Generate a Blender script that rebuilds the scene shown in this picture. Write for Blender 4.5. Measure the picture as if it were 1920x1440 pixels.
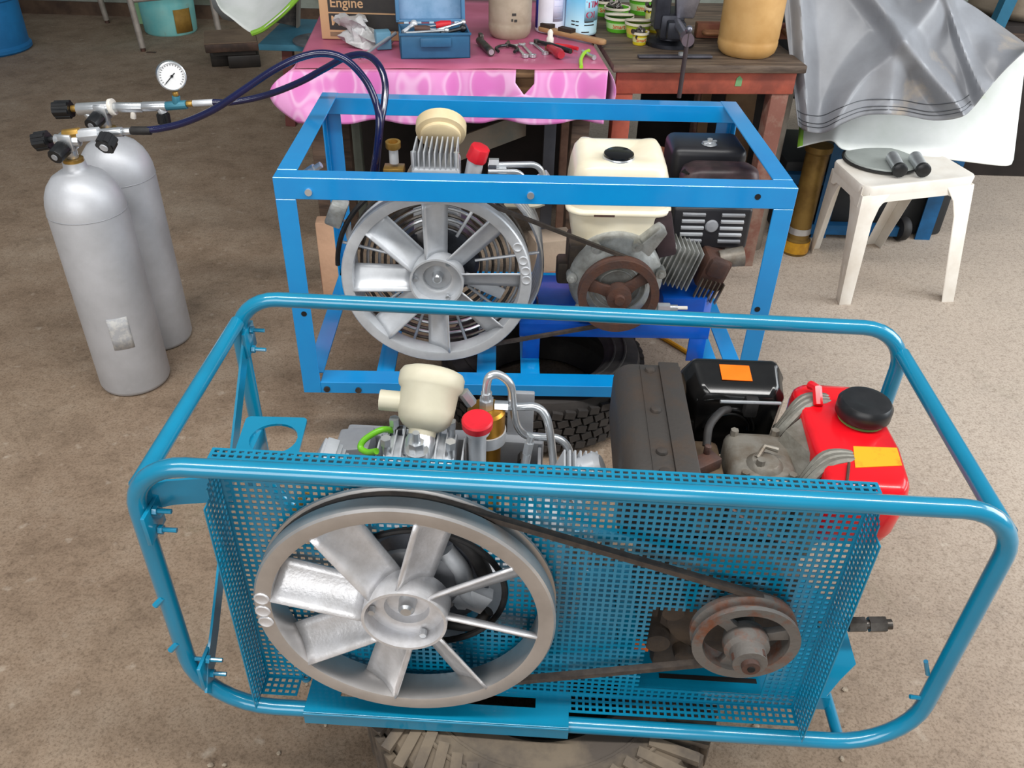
import bpy, bmesh, math, random
from mathutils import Vector, Matrix
random.seed(7)
for o in list(bpy.data.objects): bpy.data.objects.remove(o)
scn = bpy.context.scene
COL = scn.collection
PI = math.pi
# ------------------------------------------------------------------ camera
FPX, PITCH, ROLL, CAMH = 1570.45, 0.62203, 0.030215, 1.4775
CAMP = Vector((0, 0, CAMH))
_f = Vector((0, math.cos(PITCH), -math.sin(PITCH))); _r = Vector((1, 0, 0)); _u = _r.cross(_f)
CR = _r*math.cos(ROLL) + _u*math.sin(ROLL); CU = -_r*math.sin(ROLL) + _u*math.cos(ROLL)
cam = bpy.data.cameras.new('camera'); camo = bpy.data.objects.new('camera', cam); COL.objects.link(camo)
m3 = Matrix((CR, CU, -_f)).transposed()
camo.matrix_world = Matrix.Translation(CAMP) @ m3.to_4x4()
cam.sensor_width = 36; cam.lens = FPX*36/1920; cam.clip_start = .02; cam.clip_end = 100
scn.camera = camo
# ------------------------------------------------------------------ world, light, exposure
w = bpy.data.worlds.new('world'); scn.world = w; w.use_nodes = True
bg = w.node_tree.nodes['Background']; bg.inputs[0].default_value = (.86, .93, 1, 1); bg.inputs[1].default_value = .24
def area(name, loc, target, sx, sy, power, col):
    l = bpy.data.lights.new(name, 'AREA'); l.shape = 'RECTANGLE'; l.size = sx; l.size_y = sy; l.energy = power; l.color = col
    o = bpy.data.objects.new(name, l); COL.objects.link(o); o.location = loc
    o.rotation_euler = (Vector(target)-Vector(loc)).to_track_quat('-Z', 'Y').to_euler(); return o
area('roof_skylight', (.5, .35, 3.9), (.5, .6, 0), 7, .42, 215, (1, .985, .96))
area('open_doorway', (4.6, 1.6, 2.1), (0, 2.4, .2), 3.0, 2.4, 160, (.93, .97, 1))
area('shop_front', (-1.2, -3.4, 2.3), (-.2, 1.2, .4), 4.6, 2.2, 150, (1, .99, .97))
vs = scn.view_settings; vs.view_transform = 'Standard'; vs.look = 'None'; vs.exposure = .0; vs.gamma = 1; vs.use_curve_mapping = False
# ------------------------------------------------------------------ pixel -> point
def ray(px, py): return _f + CR*((px-960)/FPX) + CU*((720-py)/FPX)
def U(px, py, z=0.):
    d = ray(px, py); return CAMP + d*((z-CAMP.z)/d.z)
def UY(px, py, y):
    d = ray(px, py); return CAMP + d*(y/d.y)
class Frame:
    def __init__(s, O, rz):
        s.O = Vector(O); s.rz = rz; s.R = Matrix.Rotation(rz, 3, 'Z')
    def at(s, px, py, **k):
        Ri = s.R.transposed(); o = Ri @ (CAMP-s.O); d = Ri @ ray(px, py)
        (a, v), = k.items(); i = 'uvw'.index(a); return o + d*((v-o[i])/d[i])
    def toloc(s, p): return s.R.transposed() @ (Vector(p)-s.O)
F = Frame((-.5023, .8176, .2191), -.0337)      # front compressor
G = Frame((-.5316, 1.7212, .1964), .0244)      # rear compressor
# ------------------------------------------------------------------ materials
def C(h):
    h = h.lstrip('#'); c = [int(h[i:i+2], 16)/255 for i in (0, 2, 4)]
    return tuple(x/12.92 if x <= .04045 else ((x+.055)/1.055)**2.4 for x in c)+(1,)
MATS = {}
def mat(name, col, rough=.5, metal=0., col2=None, scale=8., mix=(.4, .65), bump=0., bscale=60., spec=.5, coat=0., detail=5, alpha=1., trans=0., stretch=None, ior=1.45, col3=None, emit=0):
    if name in MATS: return MATS[name]
    m = bpy.data.materials.new(name); m.use_nodes = True; nt = m.node_tree; N = nt.nodes; L = nt.links
    b = N['Principled BSDF']; MATS[name] = m
    b.inputs['Roughness'].default_value = rough; b.inputs['Metallic'].default_value = metal
    b.inputs['Specular IOR Level'].default_value = spec; b.inputs['Coat Weight'].default_value = coat; b.inputs['Coat Roughness'].default_value = .1
    b.inputs['Alpha'].default_value = alpha; b.inputs['Transmission Weight'].default_value = trans; b.inputs['IOR'].default_value = ior
    tc = N.new('ShaderNodeTexCoord'); mp = N.new('ShaderNodeMapping'); L.new(tc.outputs['Object'], mp.inputs[0])
    if stretch: mp.inputs['Scale'].default_value = stretch
    c1 = C(col); c2 = C(col2) if col2 else tuple(x*.82 for x in c1[:3])+(1,)
    n = N.new('ShaderNodeTexNoise'); n.inputs['Scale'].default_value = scale; n.inputs['Detail'].default_value = detail; n.inputs['Roughness'].default_value = .62
    L.new(mp.outputs[0], n.inputs['Vector'])
    r = N.new('ShaderNodeValToRGB'); r.color_ramp.elements[0].position = mix[0]; r.color_ramp.elements[1].position = mix[1]
    r.color_ramp.elements[0].color = c1; r.color_ramp.elements[1].color = c2
    if col3:
        e = r.color_ramp.elements.new(min(.99, mix[1]+.12)); e.color = C(col3)
    L.new(n.outputs['Fac'], r.inputs[0]); L.new(r.outputs[0], b.inputs['Base Color'])
    if bump:
        n2 = N.new('ShaderNodeTexNoise'); n2.inputs['Scale'].default_value = bscale; n2.inputs['Detail'].default_value = 4
        L.new(mp.outputs[0], n2.inputs['Vector'])
        bp = N.new('ShaderNodeBump'); bp.inputs['Strength'].default_value = bump; bp.inputs['Distance'].default_value = .004
        L.new(n2.outputs['Fac'], bp.inputs['Height']); L.new(bp.outputs[0], b.inputs['Normal'])
    return m
teal = mat('teal_paint', '#027ea2', .3, 0, '#027698', 6, coat=1.)
azure = mat('azure_paint', '#028acc', .33, 0, '#0280c4', 4, coat=.8, bump=.03, bscale=90)
azure_d = mat('deep_blue_paint', '#0b63cf', .33, 0, '#0a4fb4', 5, coat=.3)
alu = mat('cast_aluminium', '#d9d9dc', .38, .45, '#c6c5c6', 30, bump=.12, bscale=220)
alu_m = mat('machined_aluminium', '#c6c3c1', .3, .7, '#b8b5b3', 12)
alu_p = mat('silver_paint', '#cdd0d4', .4, .35, '#bcbfc3', 14)
grey_m = mat('grey_paint_metal', '#9b9da1', .45, .2, '#8b8d92', 12)
steel = mat('bright_steel', '#d2d5d8', .28, .75, '#c0c4c8', 20)
steel_d = mat('dark_steel', '#6a6560', .38, .8, '#4b4641', 25)
iron_r = mat('rusty_iron', '#6e6a66', .6, .35, '#7a4a33', 22, (.5, .68), bump=.2, bscale=120)
rust = mat('rust_brown', '#4f3d38', .6, .25, '#5e4034', 24, bump=.25, bscale=140)
black = mat('black_plastic', '#17181a', .35, 0, '#232426', 20)
black_r = mat('black_rubber', '#1b1a1b', .6, 0, '#2a2827', 30, bump=.1)
blk_paint = mat('black_paint', '#0c0c0d', .22, 0, '#151515', 10, coat=.4)
muff_m = mat('sooty_metal', '#45413e', .55, .4, '#4d423a', 14, (.48, .68), bump=.12, bscale=150)
belt_m = mat('belt_rubber', '#3b3430', .62, 0, '#4d443d', 60, bump=.1)
dirty_al = mat('oily_casting', '#8a857c', .5, .45, '#6a5c4c', 16, (.42, .66), bump=.25, bscale=90)
eng_grey = mat('engine_grey', '#b2b4b1', .48, .3, '#85847d', 18, bump=.25, bscale=100)
dark_cast = mat('dark_casting', '#3b332d', .6, .2, '#4c4035', 20, bump=.3, bscale=80)
red_p = mat('red_paint', '#dc121f', .28, 0, '#c80f1a', 14, (.45, .7), coat=.4, col3='#8e1216')
shroud_m = mat('oily_shroud', '#85837b', .5, .35, '#5d574c', 14, (.4, .65), bump=.25, bscale=90)
red_pl = mat('red_plastic', '#cf1c2c', .45, 0, '#b81826', 12)
gold = mat('gold_anodised', '#b5832c', .33, .75, '#a5752a', 12)
brass = mat('aged_brass', '#b48f4a', .4, .7, '#94743a', 25)
cream = mat('cream_plastic', '#c6c0aa', .45, 0, '#bbb49e', 10)
ivory = mat('ivory_tank', '#efe6cf', .33, 0, '#e8dcbf', 6, coat=.2)
green_t = mat('green_hose', '#7fd02e', .3, 0, '#6cbd24', 10, trans=.15)
orange = mat('orange_decal', '#ff7a1c', .4, 0, '#f56d10', 10)
yellow_l = mat('yellow_label', '#e8a420', .5, 0, '#b87418', 40, (.55, .75))
white_p = mat('white_plastic', '#e6e1d8', .45, 0, '#d3cabd', 7, (.45, .75))
tank_m = mat('brushed_tank', '#c2c4c9', .46, .3, '#b4b6ba', 7, bump=.06, bscale=160, col3='#cccdd0')
hose_m = mat('navy_hose', '#0a1142', .22, 0, '#080d38', 10, coat=.7)
hole_m = mat('dark_hole', '#0b0a0a', .8, 0, '#100e0d', 10)
# ------------------------------------------------------------------ mesh builder
def basis(d):
    d = Vector(d).normalized(); a = Vector((0, 0, 1)) if abs(d.z) < .9 else Vector((1, 0, 0))
    x = a.cross(d).normalized(); return x, d.cross(x).normalized(), d
class MB:
    def __init__(s): s.v = []; s.f = []
    def add(s, vs, fs):
        k = len(s.v); s.v += [tuple(p) for p in vs]; s.f += [tuple(i+k for i in f) for f in fs]; return s
    def box(s, c, d, R=None):
        c = Vector(c); vs = []
        for z in (-.5, .5):
            for y in (-.5, .5):
                for x in (-.5, .5):
                    p = Vector((x*d[0], y*d[1], z*d[2])); vs.append(c + (R @ p if R else p))
        return s.add(vs, [(0, 2, 3, 1), (4, 5, 7, 6), (0, 1, 5, 4), (2, 6, 7, 3), (0, 4, 6, 2), (1, 3, 7, 5)])
    def span(s, a, b): return s.box([(a[i]+b[i])/2 for i in range(3)], [abs(b[i]-a[i]) for i in range(3)])
    def loft(s, rings, caps=True, closed=True, loop=False):
        n = len(rings[0]); vs = [p for r in rings for p in r]; fs = []
        R = len(rings)
        for i in range(R if loop else R-1):
            j = (i+1) % R
            for k in range(n if closed else n-1):
                l = (k+1) % n; fs.append((i*n+k, i*n+l, j*n+l, j*n+k))
        if caps and not loop: fs += [tuple(range(n))[::-1], tuple((R-1)*n+k for k in range(n))]
        return s.add(vs, fs)
    def cyl(s, a, b, r, r2=None, n=16, caps=True):
        a, b = Vector(a), Vector(b); x, y, d = basis(b-a); r2 = r if r2 is None else r2
        ring = lambda p, q: [p + x*math.cos(2*PI*k/n)*q + y*math.sin(2*PI*k/n)*q for k in range(n)]
        return s.loft([ring(a, r), ring(b, r2)], caps)
    def lathe(s, prof, p=(0, 0, 0), axis=(0, 0, 1), n=24, caps=True, loop=False):
        p = Vector(p); x, y, d = basis(axis); rings = []
        for r, h in prof: rings.append([p + d*h + (x*math.cos(2*PI*k/n)+y*math.sin(2*PI*k/n))*max(r, 1e-5) for k in range(n)])
        return s.loft(rings, caps, True, loop)
    def tube(s, pts, r, n=10, closed=False, caps=True, sq=None):
        pts = [Vector(p) for p in pts]; m = len(pts); rings = []
        T = []
        for i in range(m):
            if closed: t = pts[(i+1) % m]-pts[i-1]
            else: t = pts[min(i+1, m-1)]-pts[max(i-1, 0)]
            T.append(t.normalized())
        x = basis(T[0])[0]
        for i in range(m):
            x = (x - T[i]*x.dot(T[i])).normalized(); y = T[i].cross(x)
            q = r[i] if isinstance(r, (list, tuple)) else r
            rings.append([pts[i] + x*math.cos(2*PI*k/n)*q + y*math.sin(2*PI*k/n)*q for k in range(n)])
        return s.loft(rings, caps, True, closed)
    def ribbon(s, pts, wdir, wd, th, closed=False):
        """flat strip: width along wdir, thickness across"""
        pts = [Vector(p) for p in pts]; m = len(pts); wv = Vector(wdir).normalized(); rings = []
        for i in range(m):
            t = (pts[(i+1) % m]-pts[i-1]) if closed else (pts[min(i+1, m-1)]-pts[max(i-1, 0)])
            nn = t.cross(wv).normalized(); a = wv*wd/2; b = nn*th/2
            rings.append([pts[i]-a-b, pts[i]+a-b, pts[i]+a+b, pts[i]-a+b])
        return s.loft(rings, True, True, closed)
    def prism(s, poly, M, h):
        """poly of (x,y) in M's xy plane, extruded h along M's z"""
        n = len(poly); a = [M @ Vector((x, y, 0)) for x, y in poly]; b = [M @ Vector((x, y, h)) for x, y in poly]
        return s.loft([a, b])
    def ringplate(s, outer, inner, M, h):
        n = len(outer); A = [M @ Vector((x, y, 0)) for x, y in outer]; B = [M @ Vector((x, y, h)) for x, y in outer]
        Ci = [M @ Vector((x, y, 0)) for x, y in inner]; D = [M @ Vector((x, y, h)) for x, y in inner]
        fs = []
        for k in range(n):
            l = (k+1) % n
            fs += [(k, l, n+l, n+k), (n+k, n+l, 3*n+l, 3*n+k), (3*n+k, 3*n+l, 2*n+l, 2*n+k), (2*n+k, 2*n+l, l, k)]
        return s.add(A+B+Ci+D, fs)
    def ball(s, c, r, n=12, m=8, R=None):
        c = Vector(c); r = (r, r, r) if not isinstance(r, (tuple, list)) else r; rings = []
        for i in range(m+1):
            t = -PI/2 + PI*i/m; q = max(math.cos(t), 1e-4)
            ring = []
            for k in range(n):
                p = Vector((r[0]*q*math.cos(2*PI*k/n), r[1]*q*math.sin(2*PI*k/n), r[2]*math.sin(t))); ring.append(c + (R @ p if R else p))
            rings.append(ring)
        return s.loft(rings)
    def build(s, name, m, parent=None, bevel=0., seg=2, ang=38, smooth=True, loc=None, kind=None, sol=0.):
        me = bpy.data.meshes.new(name); me.from_pydata(s.v, [], s.f)
        bm = bmesh.new(); bm.from_mesh(me)
        if bevel:
            ed = [e for e in bm.edges if len(e.link_faces) == 2 and e.calc_face_angle(0) > .5]
            bmesh.ops.bevel(bm, geom=ed, offset=bevel, segments=seg, affect='EDGES', clamp_overlap=True, profile=.5)
        bmesh.ops.recalc_face_normals(bm, faces=bm.faces[:]); bm.to_mesh(me); bm.free()
        me.materials.append(m)
        if smooth: me.shade_smooth(); me.set_sharp_from_angle(angle=math.radians(ang))
        return link(name, me, parent, loc, kind, sol)
def link(name, me, parent=None, loc=None, kind=None, sol=0.):
    o = bpy.data.objects.new(name, me); COL.objects.link(o)
    if parent: o.parent = parent
    if loc is not None: o.location = loc
    if kind: o['kind'] = kind
    if sol:
        sm = o.modifiers.new('thickness', 'SOLIDIFY'); sm.thickness = sol; sm.offset = 0
    return o
def tag(o, label, cat, group=None, kind=None):
    o['label'] = label
    if cat: o['category'] = cat
    if group: o['group'] = group
    if kind: o['kind'] = kind
    return o
def thing(name, label, cat, loc=(0, 0, 0), rz=0., group=None):
    o = bpy.data.objects.new(name, None); COL.objects.link(o); o.location = loc; o.rotation_euler = (0, 0, rz); o.empty_display_size = .05
    return tag(o, label, cat, group)
def struct(o): o['kind'] = 'structure'; return o
def rnd(pts, rad, seg=6, closed=True):
    """round the corners of a polyline; rad per corner or one value"""
    P = [Vector(p) for p in pts]; n = len(P); out = []
    for i in range(n):
        r = rad[i] if isinstance(rad, (list, tuple)) else rad
        if (not closed and i in (0, n-1)) or r <= 0: out.append(P[i]); continue
        a = (P[i-1]-P[i]); b = (P[(i+1) % n]-P[i]); la, lb = a.length, b.length; a.normalize(); b.normalize()
        th = a.angle(b); t = min(r/math.tan(th/2), la*.49, lb*.49); rr = t*math.tan(th/2)
        c = P[i] + (a+b).normalized()*(rr/math.sin(th/2)); s0 = P[i]+a*t-c; s1 = P[i]+b*t-c
        tot = s0.angle(s1); ax = s0.cross(s1)
        for k in range(seg+1):
            out.append(c + Matrix.Rotation(tot*k/seg, 3, ax) @ s0 if ax.length > 1e-12 else P[i])
    return out
def spline(pts, sub=8):
    P = [Vector(p) for p in pts]; P = [P[0]*2-P[1]] + P + [P[-1]*2-P[-2]]; out = []
    for i in range(1, len(P)-2):
        for k in range(sub):
            t = k/sub; a, b, c, d = P[i-1:i+3]
            out.append(.5*((2*b)+(c-a)*t+(2*a-5*b+4*c-d)*t*t+(3*b-a-3*c+d)*t**3))
    out.append(P[-2]); return out
def text(name, s, size, m, parent, M, ext=.0004, align='LEFT', sx=1.):
    c = bpy.data.curves.new(name, 'FONT'); c.body = s; c.size = size; c.extrude = ext; c.align_x = align; c.offset = size*.012
    o = bpy.data.objects.new(name, c); COL.objects.link(o)
    dg = bpy.context.evaluated_depsgraph_get(); me = bpy.data.meshes.new_from_object(o.evaluated_get(dg)); bpy.data.objects.remove(o)
    me.transform(M @ Matrix.Diagonal((sx, 1, 1, 1))); me.materials.clear(); me.materials.append(m); return link(name, me, parent)
def mframe(o, x, y):
    """4x4 with given origin, x dir and y-ish dir"""
    x = Vector(x).normalized(); z = x.cross(Vector(y)).normalized(); y = z.cross(x)
    return Matrix.Translation(Vector(o)) @ Matrix((x, y, z)).transposed().to_4x4()
def hexnut(mb, a, b, r): return mb.cyl(a, b, r, n=6)
def dup(root, loc, rz=0., label=None, scale=None):
    r = root.copy(); COL.objects.link(r); r.location = loc; r.rotation_euler = (0, 0, rz)
    if label: r['label'] = label
    if scale: r.scale = (scale,)*3
    for ch in list(root.children):
        c = ch.copy(); COL.objects.link(c); c.parent = r
        for g in ch.children:
            d = g.copy(); COL.objects.link(d); d.parent = c
    return r
# ------------------------------------------------------------------ setting
def floor_mat():
    m = bpy.data.materials.new('worn_concrete'); m.use_nodes = True; nt = m.node_tree; N = nt.nodes; L = nt.links; b = N['Principled BSDF']
    tc = N.new('ShaderNodeTexCoord')
    def noise(sc, det, ro=.6, dist=0.):
        n = N.new('ShaderNodeTexNoise'); n.inputs['Scale'].default_value = sc; n.inputs['Detail'].default_value = det; n.inputs['Roughness'].default_value = ro
        n.inputs['Distortion'].default_value = dist; L.new(tc.outputs['Object'], n.inputs['Vector']); return n
    def ramp(src, els):
        r = N.new('ShaderNodeValToRGB'); e = r.color_ramp.elements; e[0].position, e[0].color = els[0]; e[1].position, e[1].color = els[-1]
        for p, c in els[1:-1]: x = e.new(p); x.color = c
        L.new(src, r.inputs[0]); return r
    def mixc(mode, f, a, bb):
        x = N.new('ShaderNodeMix'); x.data_type = 'RGBA'; x.blend_type = mode
        if isinstance(f, float): x.inputs[0].default_value = f
        else: L.new(f, x.inputs[0])
        L.new(a, x.inputs[6]); L.new(bb, x.inputs[7]); return x.outputs[2]
    big = ramp(noise(1.1, 6, .6, .4).outputs[0], [(.35, C('#7a634e')), (.5, C('#8c7762')), (.66, C('#9c8d7b'))])
    mid = ramp(noise(7, 8, .7).outputs[0], [(.3, C('#665647')), (.5, C('#927f6c')), (.72, C('#a89886'))])
    base = mixc('MIX', .55, big.outputs[0], mid.outputs[0])
    # greyer cement to the right and back, with the stronger light there painted in
    sp = N.new('ShaderNodeVectorMath'); sp.operation = 'DOT_PRODUCT'; sp.inputs[1].default_value = (.8, .35, 0); L.new(tc.outputs['Object'], sp.inputs[0])
    mr = N.new('ShaderNodeMapRange'); mr.inputs[1].default_value = .75; mr.inputs[2].default_value = 1.7; mr.inputs[3].default_value = 0; mr.inputs[4].default_value = .6; L.new(sp.outputs['Value'], mr.inputs[0])
    pl2 = N.new('ShaderNodeRGB'); pl2.outputs[0].default_value = C('#cbbfb2'); base = mixc('MIX', mr.outputs[0], base, pl2.outputs[0])
    fine = ramp(noise(55, 5, .7).outputs[0], [(.34, C('#a79d92')), (.5, C('#ffffff')), (.7, C('#ffffff'))])
    base = mixc('MULTIPLY', .4, base, fine.outputs[0])
    gra = ramp(noise(170, 4, .7).outputs[0], [(.36, C('#a59a8e')), (.52, C('#ffffff')), (.7, C('#ffffff'))]); base = mixc('MULTIPLY', .55, base, gra.outputs[0])
    lit = ramp(noise(23, 3, .5).outputs[0], [(.64, (0, 0, 0, 1)), (.85, (.5, .5, .5, 1))])
    pale = N.new('ShaderNodeRGB'); pale.outputs[0].default_value = C('#cfc4b4'); base = mixc('MIX', lit.outputs[0], base, pale.outputs[0])
    moss = ramp(noise(2.2, 7, .7, .8).outputs[0], [(.6, (0, 0, 0, 1)), (.75, (.4, .4, .4, 1))])
    gr = N.new('ShaderNodeRGB'); gr.outputs[0].default_value = C('#5d5a3f'); base = mixc('MIX', moss.outputs[0], base, gr.outputs[0])
    L.new(base, b.inputs['Base Color']); b.inputs['Roughness'].default_value = .82
    bp = N.new('ShaderNodeBump'); bp.inputs['Strength'].default_value = .5; bp.inputs['Distance'].default_value = .006
    L.new(noise(40, 8, .75).outputs[0], bp.inputs['Height']); L.new(bp.outputs[0], b.inputs['Normal']); return m
struct(MB().add([(-7, -3, 0), (7, -3, 0), (7, 9, 0), (-7, 9, 0)], [(0, 1, 2, 3)]).build('floor', floor_mat(), smooth=False))
wall_m = mat('stained_wall', '#9fa69d', .85, 0, '#6f7465', 3.5, (.35, .7), bump=.2, bscale=30, col3='#5d4433')
struct(MB().span((-7, 6.62, 0), (7, 6.8, 3.4)).build('wall_back', wall_m, smooth=False))
struct(MB().span((-7, 6.595, 0), (7, 6.619, .09)).build('baseboard_back', mat('damp_brown_skirting', '#6a5545', .9, 0, '#4a3a30', 5), smooth=False))
# ------------------------------------------------------------------ shared machine parts
def lattice(P, ax, ay, x0, x1, y0, y1, pitch, bar, keep=None):
    """perforated sheet in the plane P + ax*x + ay*y with square holes"""
    P, ax, ay = Vector(P), Vector(ax), Vector(ay); mb = MB()
    nx = round((x1-x0)/pitch); ny = round((y1-y0)/pitch)
    px, py = (x1-x0-bar)/nx, (y1-y0-bar)/ny
    xs = [x0+i*px+d for i in range(nx+1) for d in (0, bar)]; ys = [y0+j*py+d for j in range(ny+1) for d in (0, bar)]
    W = len(xs); used = {}; vs = []
    def vid(i, j):
        if (i, j) not in used: used[(i, j)] = len(vs); vs.append(P + ax*xs[i] + ay*ys[j])
        return used[(i, j)]
    fs = []
    for j in range(len(ys)-1):
        for i in range(W-1):
            if i % 2 and j % 2: continue
            if keep and not keep((xs[i]+xs[i+1])/2, (ys[j]+ys[j+1])/2): continue
            fs.append((vid(i, j), vid(i+1, j), vid(i+1, j+1), vid(i, j+1)))
    return mb.add(vs, fs)
def flywheel(parent, cu, cw, v0, R, ph, dimples, rim_m, blade_m):
    Rin = R*.885; dep = .046; g = .012
    prof = [(Rin, 0), (Rin+.004, -.0015), (R-.003, -.0015), (R, .002), (R, dep-.022), (R-g, dep-.017), (R-g, dep-.010), (R, dep-.005), (R, dep), (Rin, dep), (Rin-.002, dep*.5)]
    rim = MB().lathe(prof, (cu, v0, cw), (0, 1, 0), 96, loop=True).build('flywheel', rim_m, parent, ang=30)
    rim['label'] = 'silver fan flywheel with eight twisted blades'
    hr = R*.285
    hp = [(hr, -.006), (hr*1.02, .038), (.012, .04), (.012, .034), (hr*.5, .032), (hr*.54, .02), (hr*.62, .018), (hr*.9, .02), (hr*.93, -.006)]
    MB().lathe(hp, (cu, v0, cw), (0, 1, 0), 48, loop=True).build('hub', blade_m, rim, ang=30)
    MB().lathe([(.001, .012), (.008, .012), (.012, .016), (.014, .034), (.001, .034)], (cu, v0, cw), (0, 1, 0), 20).build('shaft_end', steel, rim)
    for k in range(3):
        a = PI/2*3+k*2*PI/3+.5; p = Vector((cu+math.cos(a)*hr*.8, v0, cw+math.sin(a)*hr*.8))
        MB().cyl(p+Vector((0, .006, 0)), p+Vector((0, .016, 0)), .0055, n=6).build('hub_bolt', steel, rim)
    # one blade modelled pointing along +x, then turned
    mb = MB(); rows = []
    for i in range(9):
        t = i/8; r = hr*.97+(Rin*1.004-hr*.97)*t; ca = .042; ct = .05+.006*t; row = []
        for j in range(7):
            s_ = j/6-.5; bow = .007*(1-4*s_*s_)
            ax_ = .019+ca*s_*1.0+bow*.7; tg = -ct*s_+bow*.7
            row.append((r*math.cos(tg/r), ax_, r*math.sin(tg/r)))
        rows.append(row)
    n = len(rows[0]); vs = [p for q in rows for p in q]
    fs = [(i*n+j, i*n+j+1, (i+1)*n+j+1, (i+1)*n+j) for i in range(8) for j in range(n-1)]
    first = None
    for k in range(8):
        if first is None:
            first = mb.add(vs, fs).build('blade', blade_m, rim, sol=.0042); o = first
        else:
            o = link('blade', first.data, rim, sol=.0042)
        o.location = (cu, v0, cw); o.rotation_euler = (0, -(ph+k*PI/4), 0)
    for a in dimples:
        p = Vector((cu+math.cos(a)*(R+Rin)/2, v0-.0016, cw+math.sin(a)*(R+Rin)/2))
        MB().lathe([(.0118, 0), (.011, -.0016), (.0098, -.002), (.007, -.0006), (.0005, -.0002)], p, (0, 1, 0), 16).build('balance_dimple', blade_m, rim)
    return rim
def belt(parent, c1, r1, c2, r2, v, wd=.011, th=.009):
    d = Vector((c2[0]-c1[0], c2[1]-c1[1])); L = d.length; b = math.atan2(d.y, d.x); al = math.acos((r1-r2)/L); pts = []
    for i in range(41):
        a = b+al+(2*PI-2*al)*i/40; pts.append((c1[0]+r1*math.cos(a), v, c1[1]+r1*math.sin(a)))
    for i in range(21):
        a = b-al+2*al*i/20; pts.append((c2[0]+r2*math.cos(a), v, c2[1]+r2*math.sin(a)))
    return MB().ribbon(pts, (0, 1, 0), wd, th, True).build('drive_belt', belt_m, parent)
def spoked_pulley(parent, c, v0, R, m, nsp, ph, hub, spw, dep=.03):
    Ri = R*.8
    o = MB().lathe([(Ri, 0), (R, -.001), (R, .006), (R-.011, .011), (R-.011, .017), (R, .022), (R, dep), (Ri, dep)], (c[0], v0, c[1]), (0, 1, 0), 64, loop=True).build('engine_pulley', m, parent, ang=30)
    MB().lathe(hub, (c[0], v0, c[1]), (0, 1, 0), 32).build('pulley_hub', m, o, ang=35)
    for k in range(nsp):
        a = ph+2*PI*k/nsp; x = Vector((math.cos(a), 0, math.sin(a))); y = Vector((-math.sin(a), 0, math.cos(a))); mb = MB(); rings = []
        for r_, hw in ((.018, spw*1.25), (R*.5, spw), (Ri*1.02, spw*1.35)):
            p = Vector((c[0], v0, c[1]))+x*r_
            rings.append([p+y*hw+Vector((0, .008, 0)), p-y*hw+Vector((0, .008, 0)), p-y*hw+Vector((0, .02, 0)), p+y*hw+Vector((0, .02, 0))])
        mb.loft(rings).build('spoke', m, o, bevel=.002)
    return o
# ------------------------------------------------------------------ front compressor (teal tube frame)
FC = thing('air_compressor', 'breathing-air compressor in rounded teal tube frame with red fuel tank and mesh guard', 'compressor', F.O, F.rz, 'portable belt-driven compressors')
W, D, H, TR = 1.159, .437, .525, .0132
def loop(v): return [Vector((p.x, v, p.y)) for p in [Vector((q[0], q[1])) for q in rnd([(0, 0, 0), (W, 0, 0), (W, H, 0), (0, H, 0)], [.125, .115, .08, .08], 8)]]
fr = MB().tube(loop(0), TR, 14, True).build('tube_frame', teal, FC); fr['label'] = 'teal bent tube roll frame'
MB().tube(loop(D), TR, 14, True).build('back_loop', teal, fr)
for u in (.004, W-.004):
    MB().cyl((u, .008, H-.045), (u, D-.008, H-.045), TR*.96, n=14).build('cross_tube', teal, fr)
for u in (.2, 1.055): MB().cyl((u, 0, 0), (u, D, 0), .0095, n=12).build('floor_tube', teal, fr)
for px, py, v in ((1736, 1240, 0), (1706, 1306, 0)):
    p = F.at(px, py, v=v)
    MB().cyl(p, p+Vector((.035, 0, -.004)) if py > 1250 else p+Vector((.012, .0, -.03)), .0035, n=8).build('stub_bolt', teal, fr)
for w_ in (.275, .17): MB().cyl((.0, -.01, w_), (-.012, -.016, w_-.012), .005, n=8).build('stub_bolt', teal, fr)
# side strap, clamps and their bolts
sa, sb = Vector((.012, D-.012, .435)), Vector((.03, .012, .1))
MB().ribbon([sa+Vector((0, .02, .05)), sa, sa+Vector((.0, -.03, -.03)), sb+Vector((.0, .035, .03)), sb, sb+Vector((0, -.03, -.045))], (0, .55, -.83), .03, .004).build('side_strap', teal, fr)
def clamp(p, out, up):
    p, out, up = Vector(p), Vector(out), Vector(up)
    MB().box(p+out*.016, (.006 if abs(out.x) > .5 else .05, .006 if abs(out.y) > .5 else .05, .05)).build('clamp_plate', teal, fr, bevel=.001)
    for s_ in (-1, 1):
        q = p+up*.018*s_; MB().cyl(q-out*.01, q+out*.045, .0035, n=8).build('u_bolt', teal, fr)
        hexm = MB(); hexnut(hexm, q+out*.02, q+out*.026, .007); hexm.build('nut', teal, fr)
clamp((.0, D, .44), (1, 0, 0), (0, .25, .97)); clamp((.012, .0, .1), (1, 0, 0), (0, 0, 1)); clamp((0, 0, .425), (1, 0, 0), (0, 0, 1))
MB().ribbon([(.01, .0, .47), (.012, .02, .45), (.03, .035, .445), (.115, .05, .445)], (0, 0, 1), .045, .004).build('guard_bracket', teal, fr)
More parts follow.
